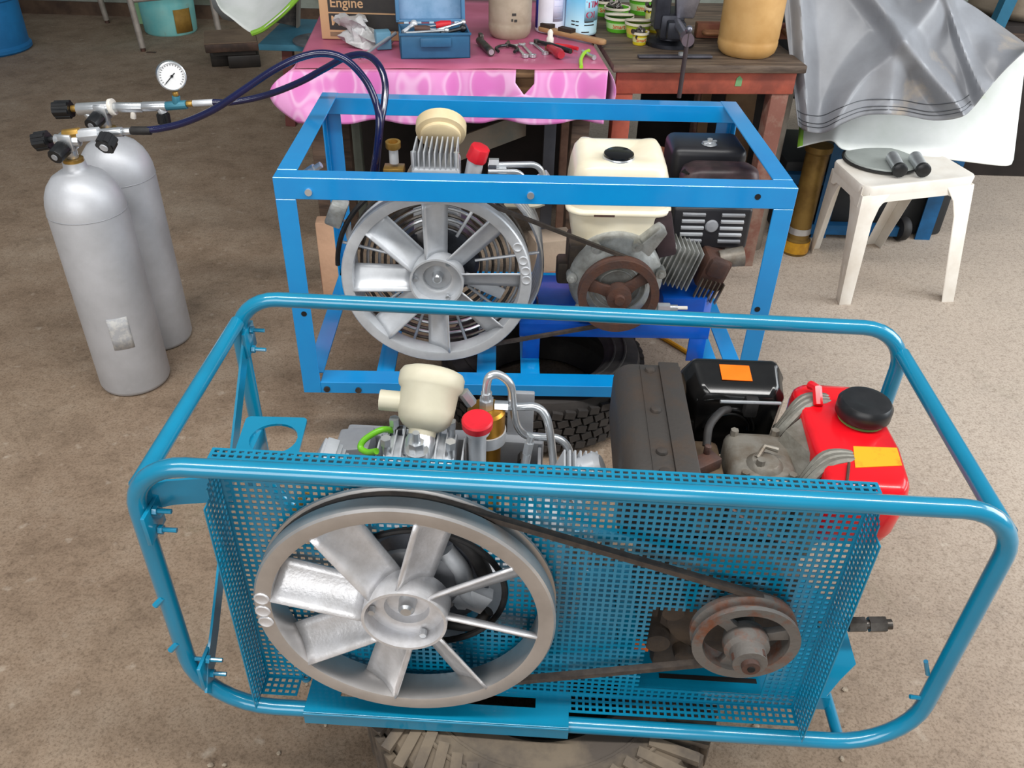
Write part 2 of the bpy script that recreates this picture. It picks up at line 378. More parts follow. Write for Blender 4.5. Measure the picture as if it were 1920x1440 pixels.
# ring plate
rp = [F.at(*q, w=.44) for q in ((463, 782), (577, 785), (557, 862), (437, 858))]
hc = F.at(513, 824, w=.44); hrad = .036
oc = []; ic = []
qa = rnd([(p.x, p.y, 0) for p in rp][::-1], [.008]*4, 7)
qd = []
for i in range(len(qa)):
    for k in range(6): qd.append(qa[i]+(qa[(i+1) % len(qa)]-qa[i])*(k/6))
qd = [p for i, p in enumerate(qd) if (p-qd[i-1]).length > 1e-5]
for p in qd:
    a = math.atan2(p.y-hc.y, p.x-hc.x); oc.append((p.x, p.y)); ic.append((hc.x+hrad*math.cos(a), hc.y+hrad*math.sin(a)))
MB().ringplate(oc, ic, Matrix.Translation((0, 0, .438)), .004).build('tower_holder_plate', teal, FC, smooth=False)
MB().span((.1, .12, .38), (.112, .2, .438)).build('holder_bracket', teal, FC, bevel=.002)
# guard
gd = lattice((0, .047, 0), (1, 0, 0), (0, 0, 1), .1, .987, .016, .52, .0112, .0044,
    lambda x, y: math.hypot((x-.375)/1.0, y-.262) > .125 and not (.727 < x < .925 and .045 < y < .245)).build('mesh_guard', teal, FC, sol=.0016, smooth=False)
gd['label'] = 'teal perforated sheet belt guard'
for u in (.1, .987):
    def kp(x, y, u=u): return not (x < .028 and y > .47+.0*x and y > .475+x*1.2)
    lattice((u, 0, 0), (0, 1, 0), (0, 0, 1), -.017, .047, .016, .52, .0108, .004, kp).build('side_flange', teal, gd, sol=.0016, smooth=False)
lattice((0, 0, .52), (1, 0, 0), (0, 1, 0), .1, .987, .0155, .047, .0112, .0042).build('top_flange', teal, gd, sol=.0016, smooth=False)
lattice((0, 0, .016), (1, 0, 0), (0, 1, 0), .612, .987, .012, .047, .0112, .0042).build('bottom_flange', teal, gd, sol=.0016, smooth=False)
lattice((0, 0, .016), (1, 0, 0), (0, 1, 0), .1, .16, .012, .047, .0112, .0042).build('bottom_flange', teal, gd, sol=.0016, smooth=False)
mb = MB(); mb.tube([(.375+.125*math.cos(a), .045, .262+.125*math.sin(a)) for a in [2*PI*k/60 for k in range(60)]], .005, 8, True)
mb.build('rubber_edge_trim', black_r, gd)
# base plate over the bottom tube, with its slot
bp = MB(); z0, z1 = .0135, .0165
for a, b in (((.178, -.018), (.612, .016)), ((.178, .016), (.232, .036)), ((.557, .016), (.612, .036)), ((.178, .036), (.612, .075))):
    bp.span((a[0], a[1], z0), (b[0], b[1], z1))
bp.span((.178, -.0185, -.012), (.612, -.0155, z1))
bp.build('base_plate', teal, FC, smooth=False)
MB().cyl((.178, -.0155, .0128), (.612, -.0155, .0128), .0042, n=12).build('plate_bend', teal, FC)
MB().lathe([(.008, 0), (.008, .006), (.004, .006), (.004, 0)], (.168, .045, .0165), (0, 0, 1), 16, loop=True).build('plate_washer', teal, FC)
# engine tray
tp = [F.at(1588, 1178, w=.03), F.at(1605, 1245, w=.03), F.at(1575, 1275, w=.03), F.at(1545, 1288, w=.03)]
poly = [(.70, .06)]+[(p.x, p.y) for p in tp[::-1]]+[(tp[0].x-.0, .33), (.70, .33)]
poly = [(.70, .062), (tp[3].x, .062), (tp[2].x, max(.068, tp[2].y)), (tp[1].x, tp[1].y), (tp[0].x, .24), (1.06, .33), (.70, .33)]
MB().prism(poly, Matrix.Translation((0, 0, .026)), .004).build('engine_tray', teal, FC, smooth=False)
MB().span((.70, .058, -.002), (tp[3].x+.005, .062, .03)).build('tray_lip', teal, FC, smooth=False)
MB().span((.765, .078, .0302), (.93, .087, .0306)).build('tray_slot', hole_m, FC, smooth=False)
MB().span((.175, .075, .01), (.70, .33, .014)).build('compressor_tray', teal, FC, smooth=False)
# flywheel, belt, pulley
CWH = (.356, .26)
flywheel(FC, CWH[0], CWH[1], -.012, .2215, math.radians(30), [math.radians(a) for a in (172, 179.5, 186)], alu_m, alu)
PUL = (.857, .242)
belt(FC, CWH, .2135, PUL, .0735, .0205)
pl = spoked_pulley(FC, PUL, -.008, .0785, iron_r, 3, math.radians(15), [(.001, -.03), (.012, -.03), (.012, -.034), (.025, -.034), (.026, -.012), (.033, -.008), (.034, .006), (.03, .02), (.001, .02)], .009)
MB().cyl((PUL[0], -.05, PUL[1]), (PUL[0], -.04, PUL[1]), .013, n=20).build('shaft_bolt', rust, pl)
MB().cyl((PUL[0], -.052, PUL[1]), (PUL[0], -.05, PUL[1]), .0055, n=12).build('shaft_bolt', hole_m, pl)
for a in (.8, 2.9, 4.7):
    p = Vector((PUL[0]+.022*math.cos(a), -.04, PUL[1]+.022*math.sin(a))); MB().cyl(p, p+Vector((0, .01, 0)), .005, n=6).build('hub_bolt', rust, pl)
# crankcase seen through the guard opening and the pulley spokes
eg = MB().span((.745, .075, .06), (.95, .30, .30)).span((.72, .09, .1), (.78, .28, .24)).build('engine_block', dark_cast, FC, bevel=.012)
eg['label'] = 'oily diesel engine crankcase'
mb = MB().cyl((PUL[0], .02, PUL[1]), (PUL[0], .08, PUL[1]), .02, n=20).cyl((.83, .07, .2), (.83, .076, .2), .075, n=24); mb.build('crank_cover', dark_cast, eg)
for q_, r_ in (((.76, .225), .017), ((.745, .15), .02), ((.79, .12), .014), ((.90, .1), .016)):
    MB().cyl((q_[0], .055, q_[1]), (q_[0], .09, q_[1]), r_, r_*1.2, n=18).build('cover_boss', dark_cast, eg)
MB().span((.71, .066, .115), (.735, .07, .14)).build('orange_tag', orange, eg)
# cylinder head
hd = MB().span((.835, .14, .30), (.935, .27, .425)).build('rocker_cover', dirty_al, eg, bevel=.018, seg=3)
MB().lathe([(.001, .01), (.02, .008), (.028, 0), (.03, -.01)], (.885, .185, .425), (0, 0, 1), 18).build('rocker_boss', dirty_al, eg)
for q in ((.85, .155), (.92, .155), (.85, .255), (.915, .26)):
    MB().cyl((q[0], q[1], .415), (q[0], q[1], .434), .0065, n=6).build('head_bolt', dirty_al, eg)
MB().tube([(.873, .19, .433), (.885, .205, .444), (.905, .2, .442)], .0045, 8).cyl((.875, .175, .425), (.875, .175, .443), .007, n=8).build('decompression_lever', dirty_al, eg)
mb = MB().box((.80, .2, .36), (.06, .13, .09)); mb.build('intake_port', mat('brown_grime', '#6f5d49', .6, .3, '#4a3a2d', 18, bump=.3), eg, bevel=.012)
MB().box((.795, .19, .415), (.05, .026, .02), Matrix.Rotation(.6, 3, 'Z')).cyl((.80, .205, .42), (.80, .205, .44), .006, n=8).build('injector_clamp', rust, eg, bevel=.004)
MB().tube(spline([(.79, .16, .41), (.83, .12, .39), (.88, .09, .37), (.93, .08, .36)]), .0035, 8).build('fuel_pipe', rust, eg)
MB().tube(spline([(.80, .215, .43), (.805, .24, .45), (.825, .27, .455), (.845, .3, .44)]), .0065, 10).build('breather_hose', black_r, eg)
MB().tube([(.83, .3, .455), (.93, .31, .45)], .003, 8).build('control_rod', steel, eg)
# muffler
mb = MB(); prof = rnd([(.662, .36, 0), (.662, .47, 0), (.772, .47, 0), (.772, .36, 0)], [.002, .03, .004, .002], 6)
mb.loft([[Vector((p.x, v, p.y)) for p in prof] for v in (.085, .375)])
mu = mb.build('muffler', muff_m, FC, bevel=.004); mu['label'] = 'sooty black box muffler'
MB().span((.703, .09, .469), (.735, .37, .4715)).span((.735, .088, .469), (.768, .378, .4745)).build('muffler_rib', muff_m, mu, bevel=.001)
for v in (.355, .245, .145, .1): MB().lathe([(.001, .006), (.0075, .005), (.009, .001), (.009, 0)], (.719, v, .471), (0, 0, 1), 12).build('muffler_bolt', muff_m, mu)
MB().span((.772, .1, .35), (.80, .36, .36)).build('muffler_bracket', muff_m, mu)
# air cleaner
prof = rnd([(.79, .30, 0), (.945, .31, 0), (.952, .44, 0), (.935, .468, 0), (.80, .466, 0), (.782, .44, 0)], .014, 4)
mb = MB()
for v, s_ in ((.335, .9), (.345, .985), (.395, 1), (.402, .97)):
    mb.loft([[Vector((.868+(p.x-.868)*s_, v, .385+(p.y-.385)*s_)) for p in prof]]*1, caps=False) if False else None
rings = [[Vector((.868+(p.x-.868)*s_, v, .385+(p.y-.385)*s_)) for p in prof] for v, s_ in ((.33, .80), (.345, .93), (.392, 1), (.395, 1.03), (.403, 1.03), (.41, .96))]
ac = mb.loft(rings).build('air_cleaner', blk_paint, FC, ang=50); ac['label'] = 'glossy black pressed-steel air cleaner'
for r_ in (.042, .034):
    MB().tube([(.86+r_*math.cos(a), .329, .375+r_*1.05*math.sin(a)) for a in [PI*(.02+.96*k/16) for k in range(17)]], .0028, 8).build('pressed_ridge', blk_paint, ac)
MB().tube([(.80, .3335, .432), (.83, .332, .437), (.90, .332, .437), (.935, .3335, .432)], .003, 8).build('pressed_ridge', blk_paint, ac)
MB().box((.864, .3685, .4662), (.05, .038, .0012), Matrix.Rotation(.12, 3, 'X')).build('orange_decal', orange, ac, smooth=False)
MB().box((.888, .325, .43), (.022, .02, .035)).build('breather_elbow', black_r, ac, bevel=.004)
# shroud arms between head and tank
for (v0, v1) in ((.335, .255), (.19, .115)):
    for k in range(3):
        o_ = k*.011
        pts = spline([(.905+o_*.4, v1+.012+o_*.8, .37), (.93+o_*.3, v1+.018+o_, .425), (.968, (v0+v1)/2+.006+o_, .452), (1.012, v0-.016+o_*.6, .448), (1.018, v0-.016+o_*.6, .42)], 6)
        MB().tube(pts, [.0075]*len(pts), 8).build('shroud_rib', shroud_m, eg)
MB().ribbon([(.925, .2, .39), (.95, .215, .435), (.985, .25, .44), (.998, .26, .41)], (-.5, .8, .1), .085, .005).build('shroud_panel', shroud_m, eg)
MB().span((.93, .11, .30), (.965, .33, .40)).build('shroud_body', shroud_m, eg, bevel=.01)
# red fuel tank
mb = MB()
prof = rnd([(.955, .105, 0), (1.078, .105, 0), (1.09, .2, 0), (1.086, .372, 0), (.955, .372, 0)], [.025, .03, .05, .04, .03], 5)
rings = []
for w_, s_ in ((.325, .80), (.335, .9), (.36, .97), (.40, 1), (.43, 1), (.446, .975), (.453, .93), (.456, .85)):
    rings.append([Vector((1.02+(p.x-1.02)*s_, .24+(p.y-.24)*s_, w_)) for p in prof])
ft = mb.loft(rings).build('fuel_tank', red_p, FC, ang=70); ft['label'] = 'red fuel tank with black screw cap and yellow label'
cp = F.at(1616, 778, w=.462)
MB().lathe([(.026, -.014), (.03, -.004), (.039, 0), (.042, .004), (.042, .022), (.037, .029), (.028, .031), (.015, .028), (.001, .027)], cp, (0, 0, 1), 36).build('tank_cap', black, ft)
MB().lathe([(.034, -.012), (.036, -.006), (.03, -.004)], cp, (0, 0, 1), 28).build('cap_gasket', mat('gasket_green', '#8fa85a', .6), ft)
lb = [F.at(*q, w=.4575) for q in ((1600, 836), (1682, 839), (1692, 872), (1604, 876))]
MB().prism([(p.x, p.y) for p in lb], Matrix.Translation((0, 0, .4562)), .0008).build('warning_label', yellow_l, ft, smooth=False)
MB().tube([F.at(1520, 722, w=.47), F.at(1532, 728, w=.475), F.at(1534, 760, w=.458)], .008, 8).build('lifting_eye', red_p, ft)
MB().tube([F.at(1592, 868, w=.46), F.at(1588, 905, w=.458), F.at(1588, 912, w=.43)], .0022, 6).build('fuel_wire', rust, ft)
# hose coupling on the right
q = F.at(1590, 1171, v=.16); cu_ = MB()
for a, b, r_ in ((-.05, .0, .008), (.0, .028, .0135), (.028, .034, .008), (.034, .062, .014), (.062, .072, .009)):
    cu_.cyl(q+Vector((a, 0, a*.1)), q+Vector((b, 0, b*.1)), r_, n=6 if r_ > .012 else 14)
cu_.build('hose_coupling', steel_d, FC)
# ---- compressor block
cb = MB().span((.30, .1, .05), (.43, .27, .33)).cyl((.36, .05, .26), (.36, .11, .26), .075, n=28).build('compressor_block', grey_m, FC, bevel=.006)
cb['label'] = 'finned aluminium compressor block and head'
for k, a in enumerate([-.6, .1, .8, 1.5, 2.4]):
    p = Vector((.375+.07*math.cos(a), .05, .262+.07*math.sin(a))); MB().cyl(p, p+Vector((0, .03, 0)), .012, n=6).build('flange_bolt', steel, cb)
MB().lathe([(.1, .0), (.1, .012), (.07, .02), (.03, .022)], (.375, .075, .262), (0, -1, 0), 32).build('crank_flange', mat('dark_grey_metal', '#5c6068', .4, .6, '#3a3d44', 15), cb)
MB().tube(spline([(.47, .06, .28), (.455, .055, .33), (.43, .06, .36), (.4, .07, .37)]), .012, 10).build('corrugated_hose', black_r, cb)
MB().tube(spline([(.40, .06, .165), (.45, .055, .17), (.475, .06, .2)]), .009, 10).build('corrugated_hose', black_r, cb)
MB().tube(spline([(.41, .055, .34), (.435, .05, .30), (.44, .055, .25), (.46, .06, .22)]), .014, 10).box((.45, .055, .24), (.05, .02, .04), Matrix.Rotation(.5, 3, 'Y')).build('intercooler_elbow', alu_p, cb)
hx0, hx1, hy0, hy1 = .288, .422, .155, .255
MB().span((hx0+.012, hy0+.01, .33), (hx1-.012, hy1-.01, .41)).build('cylinder_head', alu_p, cb, bevel=.012)
finm = None
for k in range(11):
    u = hx0+(hx1-hx0)*k/10; hh = .438-.03*abs(k-5)/5; lat = .048-.012*abs(k-5)/5
    MB().prism([(.205-lat, .335), (.205+lat, .335), (.205+lat, hh-.012), (.205+lat*.7, hh), (.205-lat*.6, hh-.004), (.205-lat, hh-.02)], Matrix(((0, 0, 1, u-.0012), (1, 0, 0, 0), (0, 1, 0, 0), (0, 0, 0, 1))), .0024).build('fin', alu_p, cb, smooth=False)
hn = F.at(783, 850, v=.175)
mb = MB().cyl((hn.x, .17, .40), (hn.x, .17, .43), .018, n=20); hexnut(mb, (hn.x, .17, .43), (hn.x, .17, .446), .0125); mb.cyl((hn.x, .17, .446), (hn.x, .17, .464), .007, .0055, n=12).build('head_valve_nut', steel, cb)
for q in ((.305, .185), (.405, .185), (.31, .235), (.40, .235)):
    mb = MB().cyl((q[0], q[1], .40), (q[0], q[1], .432), .0065, n=12); hexnut(mb, (q[0], q[1], .425), (q[0], q[1], .438), .0085); mb.build('head_stud', steel, cb)
# intake filter
fx, fy = F.at(800, 760, v=.265).x, .265
f0 = F.at(790, 822, v=.205); fa = Vector((.1, .70, .66)).normalized()
af = MB().lathe([(.021, .0), (.022, .012), (.033, .018), (.0415, .028), (.0445, .042), (.046, .075), (.0505, .08), (.052, .086), (.052, .1), (.048, .107), (.038, .111), (.001, .113)], f0, fa, 40).build('intake_filter', cream, FC, ang=45)
af['label'] = 'cream plastic intake filter canister'
fi = f0+fa*.055
MB().lathe([(.001, -.02), (.0165, -.02), (.0165, .075), (.0135, .075), (.0135, .06), (.001, .06)], fi, (-1, .0, .05), 20).build('filter_inlet', cream, af)
MB().lathe([(.0245, -.03), (.0245, -.004), (.0205, .006), (.0205, .012)], f0, fa, 24).build('filter_neck', steel, af)
# green bleed tube
MB().tube(spline([F.at(738, 807, v=.235), F.at(715, 806, v=.22), F.at(684, 824, v=.21), F.at(676, 840, v=.2), F.at(690, 848, v=.19), F.at(706, 846, v=.18)], 6), .0052, 10).build('bleed_tube', green_t, FC)
mb = MB(); p = F.at(742, 807, v=.235); mb.cyl(p, p+Vector((.012, 0, 0)), .009, n=8); mb.build('tube_fitting', black, FC)
mb = MB(); hexnut(mb, p+Vector((.012, 0, 0)), p+Vector((.03, 0, 0)), .009); mb.build('tube_fitting', steel, FC)
# separator tower
tc_ = F.at(912, 765, v=.275); tx, ty = tc_.x, .275
tw = MB().lathe([(.024, .2), (.0245, .36), (.0255, .375), (.0255, .395), (.031, .396), (.031, .432), (.027, .437), (.001, .438)], (tx, ty, 0), (0, 0, 1), 32).build('separator_tower', gold, FC); tw['label'] = 'gold separator tower with silver collar'
MB().lathe([(.0275, .372), (.033, .373), (.033, .395), (.0275, .396)], (tx, ty, 0), (0, 0, 1), 32).build('tower_collar', alu_p, tw)
mb = MB(); hexnut(mb, (tx, ty, .438), (tx, ty, .455), .0125); mb.cyl((tx, ty, .455), (tx, ty, .468), .009, n=14).build('top_fitting', steel, tw)
p = F.at(885, 757, v=.265); p2 = F.at(868, 735, v=.265)
mb = MB(); hexnut(mb, p, p2, .0095); mb.build('relief_valve', steel, tw)
rk = F.at(895, 795, v=.215)
MB().cyl((rk.x, rk.y, .25), (rk.x, rk.y, rk.z-.012), .014, n=20).cyl((rk.x, rk.y, rk.z-.016), (rk.x, rk.y, rk.z-.004), .0195, n=20).build('pressure_valve', alu_p, FC)
MB().lathe([(.016, -.008), (.024, -.004), (.0245, .008), (.022, .011), (.001, .011)], rk, (0, -.12, 1), 28).build('red_cap', red_pl, FC)
# silver pipes
def fpx(lst): return [F.at(a, b, v=v) for a, b, v in lst]
top = Vector((tx, ty, .46))
MB().tube(spline([top, top+Vector((0, 0, .02))]+fpx([(918, 706, .275), (936, 703, .28), (957, 722, .28), (962, 760, .285), (968, 795, .29), (985, 815, .295), (1012, 819, .295), (1045, 822, .295), (1064, 838, .29), (1071, 866, .28), (1072, 900, .26)]), 6), .0068, 12).build('air_pipe', steel, FC)
MB().tube(spline(fpx([(944, 762, .28), (975, 763, .29), (1004, 763, .29), (1022, 778, .285), (1031, 810, .275), (1038, 870, .26), (1040, 910, .24)]), 6), .0068, 12).build('air_pipe', steel, FC)
for q in (F.at(946, 762, v=.28),):
    mb = MB(); hexnut(mb, q-Vector((.016, 0, 0)), q+Vector((.006, 0, 0)), .0095); mb.build('pipe_nut', steel, FC)
# mounting rails
MB().span((.205, .315, .24), (.55, .345, .335)).build('mounting_rail', grey_m, FC, bevel=.006)
MB().prism([(.195, .26), (.215, .26), (.26, .32), (.26, .36), (.2, .35)], Matrix(((1, 0, 0, 0), (0, 0, 1, .25), (0, 1, 0, 0), (0, 0, 0, 1))), .06).build('rail_bracket', grey_m, FC, bevel=.004)
MB().cyl((.205, .245, .26), (.205, .245, .355), .005, n=10).build('rail_bolt', steel, FC)
MB().span((.485, .335, .2), (.53, .345, .425)).build('upright_channel', grey_m, FC, bevel=.002)
MB().span((.50, .24, .2), (.545, .246, .345)).span((.54, .24, .2), (.546, .30, .345)).build('upright_bracket', grey_m, FC, bevel=.002)
mb = MB(); p = F.at(988, 850, v=.25); mb.cyl(p+Vector((-.006, -.02, -.05)), p, .008, n=10); hexnut(mb, p, p+Vector((.003, .004, .02)), .0085); mb.cyl(p+Vector((.003, .004, .02)), p+Vector((.006, .006, .032)), .006, n=10); mb.build('drain_valve', steel, FC)
for q in ((.455, .23, .31), (.515, .3, .32)): MB().cyl(q, (q[0], q[1]-.02, q[2]), .009, n=6).build('rail_bolt', steel_d, FC)
# finned aftercooler, right of the head
p = F.at(1085, 872, v=.2); ck = MB()
for k in range(7): ck.box(p+Vector((-.03+.0085*k, .0, -.012-.0*k)), (.003, .05, .045), Matrix.Rotation(.35, 3, 'Y'))
ck.build('aftercooler_fins', alu_p, FC)
MB().lathe([(.001, -.02), (.024, -.02), (.026, .012), (.018, .02), (.001, .02)], p+Vector((.02, 0, -.008)), (.8, 0, .4), 20).build('aftercooler_end', alu_p, FC)
p = F.at(607, 845, v=.2); ck = MB().box(p+Vector((0, 0, -.02)), (.03, .045, .05), Matrix.Rotation(.5, 3, 'Y'))
for k in range(4): ck.box(p+Vector((.012+.004*k, 0, .004-.009*k)), (.02, .05, .004), Matrix.Rotation(.3, 3, 'Y'))
ck.build('finned_cylinder', alu_p, FC, bevel=.002)
MB().cyl((.165, .12, .33), (.19, .13, .37), .006, n=10).build('drain_stub', brass, FC)
# compressor stages hidden behind mesh: dark blocks and pipes that glint through
MB().span((.52, .1, .12), (.6, .26, .33)).span((.45, .14, .05), (.6, .3, .2)).build('second_stage', alu_p, FC, bevel=.01)
for k in range(4): MB().tube(spline([(.53+.025*k, .07, .12+.02*k), (.55+.02*k, .065, .25), (.53+.03*k, .08, .36), (.5+.03*k, .12, .42)]), .007, 8).build('cooling_coil', steel, FC)
# ------------------------------------------------------------------ rear compressor (azure angle-iron frame)
RC = thing('air_compressor', 'breathing-air compressor in square azure angle-iron frame with ivory fuel tank', 'compressor', G.O, G.rz, 'portable belt-driven compressors')
GW, GD, GH, A, T = 1.146, .61, .577, .045, .004
def angle(name, parent, a, b, d1, d2, w1=A, w2=A, m=azure, bev=.0012):
    """angle iron from a to b, legs along d1 and d2"""
    a, b, d1, d2 = Vector(a), Vector(b), Vector(d1), Vector(d2)
    prof = [Vector((0, 0, 0)), d1*w1, d1*w1+d2*T, d1*T+d2*T, d1*T+d2*w2, d2*w2]
    return MB().loft([[a+p for p in prof], [b+p for p in prof]]).build(name, m, parent, bevel=bev, seg=1, ang=30)
X, Y, Z = Vector((1, 0, 0)), Vector((0, 1, 0)), Vector((0, 0, 1))
gf = angle('angle_frame', RC, (0, 0, GH), (GW, 0, GH), -Z, Y, .05); gf['label'] = 'azure painted angle-iron frame'
angle('top_rail', gf, (0, GD-A, GH), (GW, GD-A, GH), -Z, Y)
angle('side_rail', gf, (0, A, GH+.001), (0, GD, GH+.001), -Z, X); angle('side_rail', gf, (GW, A, GH+.001), (GW, GD, GH+.001), -Z, -X)
for x_, dx in ((0, X), (GW, -X)):
    angle('post', gf, (x_, 0, 0), (x_, 0, GH-.0502), dx, Y); angle('post', gf, (x_, GD, 0), (x_, GD, GH-.046), dx, -Y)
angle('bottom_rail', gf, (A, 0, .034), (GW-A, 0, .034), -Z, Y, .034, .055); angle('bottom_rail', gf, (0, GD, .034), (GW, GD, .034), -Z, -Y, .034)
angle('bottom_side_rail', gf, (0, A, .034), (0, GD, .034), -Z, X, .034); angle('bottom_side_rail', gf, (GW, A, .034), (GW, GD, .034), -Z, -X, .034)
for u0, u1 in ((.18, .226), (.44, .49), (.555, .605), (1.04, 1.085)):
    MB().span((u0, .05, .022), (u1, GD-.03, .03)).build('floor_bar', azure, gf, bevel=.001)
for u, w_ in ((.075, .545), (.56, .548), (.06, .014), (.14, .012)):
    MB().cyl((u, -.005, w_), (u, .004, w_), .008, n=12).build('frame_bolt', steel if w_ > .1 else steel_d, gf)
for u, w_ in ((1.06, .555), (.028, .235), (1.115, .27)): MB().cyl((u, -.0008, w_), (u, .003, w_), .007, n=12).build('bolt_hole', hole_m, gf)
MB().cyl((.02, .2, .5), (.05, .2, .52), .013, n=8).cyl((.05, .2, .52), (.065, .2, .53), .008, n=8).build('hose_stub', steel, gf)
# engine base
MB().span((.55, .13, .1), (1.05, .18, .14)).build('base_rail', azure_d, RC, bevel=.002)
MB().span((.55, .34, .1), (1.05, .39, .14)).build('base_rail', azure_d, RC, bevel=.002)
for u in (.56, 1.0):
    MB().span((u, .13, .03), (u+.045, .136, .1)).build('base_leg', azure_d, RC, bevel=.001)
    MB().span((u, .38, .03), (u+.045, .386, .1)).build('base_leg', azure_d, RC, bevel=.001)
MB().prism([(.92, .15), (1.03, .15), (1.06, .19), (1.06, .36), (.92, .36)], Matrix.Translation((0, 0, .14)), .07).build('engine_mount', azure_d, RC, bevel=.002)
MB().span((.6, .18, .14), (.72, .34, .17)).build('engine_mount', azure_d, RC, bevel=.002)
# flywheel etc.
CG = (.345, .305)
flywheel(RC, CG[0], CG[1], .04, .2275, 0., [math.radians(a) for a in (27, 17, 9.5, 3)], alu_p, alu_p)
PG = (.786, .272)
belt(RC, CG, .2195, PG, .0905, .0725, .010, .008)
pg = spoked_pulley(RC, PG, .042, .0985, rust, 3, math.radians(40), [(.001, -.02), (.012, -.02), (.014, -.012), (.03, -.01), (.032, .02), (.001, .02)], .013)
# engine crankcase
ek = MB().lathe([(.001, 0), (.075, 0), (.08, .004), (.112, .02), (.118, .03), (.118, .12), (.1, .13), (.001, .13)], (PG[0], .095, PG[1]+.005), (0, 1, 0), 40).span((.70, .13, .15), (.87, .33, .33)).build('engine_crankcase', eng_grey, RC, ang=35)
ek['label'] = 'grey cast engine crankcase and finned cylinder'
for k in range(3):
    r_ = .045+.013*k
    MB().tube([(PG[0]+r_*math.cos(a), .094, PG[1]+r_*math.sin(a)) for a in [2*PI*i/30 for i in range(30)]], .003, 6, True).build('cover_rib', eng_grey, ek)
for k in range(7):
    a = k*2*PI/7+.3; p = Vector((PG[0]+.113*math.cos(a), .1, PG[1]+.113*math.sin(a)))
    MB().cyl(p, p+Vector((0, .03, 0)), .013, n=12).cyl(p-Vector((0, .008, 0)), p, .007, n=6).build('cover_boss', eng_grey, ek)
MB().prism([(0, 0), (.05, .0), (.10, .085), (.08, .1), (.03, .05)], Matrix(((1, 0, 0, .80), (0, 0, 1, .11), (0, 1, 0, .325), (0, 0, 0, 1))), .05).build('tank_bracket', eng_grey, ek, bevel=.006)
MB().box((.69, .18, .32), (.05, .1, .09)).box((.66, .17, .28), (.04, .06, .06)).build('governor_housing', dark_cast, ek, bevel=.008)
p = G.at(1255, 577, v=.08); mb = MB().cyl(p-X*.03, p, .013, n=8); mb.cyl(p, p+X*.02, .008, n=10).build('oil_plug', steel, ek)
MB().cyl(p+X*.02, p+X*.045, .005, n=8).build('dipstick', white_p, ek)
# cylinder fins and head
ax = Vector((.96, 0, -.28)); up = Vector((.28, 0, .96))
for k in range(9):
    c = Vector((.895, .215, .31))+ax*(.0125*k); q = MB()
    q.loft([[c+Y*s_*.06+up*t*.055+ax*e for s_, t in ((-1, -1), (1, -1), (1, 1), (-1, 1))] for e in (-.0014, .0014)]); q.build('cylinder_fin', eng_grey, ek, smooth=False)
R_ = Matrix((ax, Y, up)).transposed()
MB().box(Vector((.94, .215, .297)), (.1, .085, .085), R_).build('cylinder_barrel', eng_grey, ek, bevel=.006)
MB().box(Vector((1.045, .215, .27)), (.07, .1, .09), R_).build('cylinder_head', rust, ek, bevel=.01)
for k in range(6): MB().box(Vector((1.012, .163, .25))+ax*(.012*k)-up*.015, (.003, .012, .06), R_).build('cylinder_fin', dirty_al, ek, smooth=False)
MB().box(Vector((1.05, .168, .29)), (.055, .03, .05), R_).build('exhaust_flange', rust, ek, bevel=.012)
MB().cyl((1.06, .2, .30), (1.12, .2, .31), .022, .026, n=16).build('exhaust_stub', dirty_al, ek)
MB().box((.90, .18, .385), (.05, .06, .12), Matrix.Rotation(-.25, 3, 'Y')).build('fan_shroud_edge', mat('brown_dark_paint', '#46373a', .5, .2, '#33282a', 10), ek, bevel=.008)
# fuel tank
mb = MB(); prof = rnd([(.655, .14, 0), (.912, .14, 0), (.912, .35, 0), (.655, .35, 0)], .045, 6); rings = []
cu, cv = .783, .255
for w_, s_ in ((.33, .62), (.34, .78), (.36, .84), (.435, .93), (.437, .99), (.440, 1.01), (.446, 1.01), (.449, .985), (.451, .94), (.49, .93), (.52, .90), (.545, .84), (.557, .75), (.560, .62), (.556, .4), (.552, .2)):
    ring = []
    for p in prof:
        x_, y_ = cu+(p.x-cu)*s_, cv+(p.y-cv)*s_; dz = 0
        if w_ > .5:
            k = min(1, max(0, (abs(x_-cu)-.03)/.06)); dz = .016*k*max(0, min(1, (y_-cv+.05)/.1))*(w_-.5)/.06
        ring.append(Vector((x_, y_, w_+dz)))
    rings.append(ring)
tk = mb.loft(rings).build('fuel_tank', ivory, RC, ang=60); tk['label'] = 'ivory fuel tank with black chrome cap'
tp_ = G.at(1160, 293, w=.562)
MB().lathe([(.001, .012), (.03, .012), (.036, .008), (.037, .002)], tp_, (0, -.05, 1), 30).build('tank_cap', blk_paint, tk)
MB().lathe([(.037, .003), (.0385, .0), (.038, -.012), (.034, -.013)], tp_, (0, -.05, 1), 30).build('cap_rim', steel, tk)
MB().span((.72, .137, .438), (.77, .1385, .443)).build('rust_stain', rust, tk)
# air cleaner and muffler
bx = MB().span((.935, .35, .42), (1.13, .49, .535)).build('air_cleaner', mat('black_satin', '#26262a', .38, 0, '#1c1c20', 8), RC, bevel=.022, seg=4)
kp_ = G.at(1330, 270, w=.536)
MB().lathe([(.02, 0), (.016, .004), (.007, .006), (.007, .014), (.001, .016)], kp_, (0, 0, 1), 16).build('wing_nut', steel, bx)
MB().box(kp_+Z*.006, (.04, .008, .006), Matrix.Rotation(.3, 3, 'Z')).build('wing_nut', steel, bx, bevel=.002)
ms = MB().span((.93, .235, .31), (1.135, .37, .425)).build('muffler', mat('black_satin', ''), RC, bevel=.01, seg=3); ms['label'] = 'black louvred muffler guard'
for r_ in range(5):
    for s_ in (0, 1):
        MB().box((.985+.1*s_, .232, .335+.018*r_), (.058, .007, .006), Matrix.Rotation(.35, 3, 'X')).build('louvre', alu_p if r_ in (1, 2, 3) else grey_m, ms)
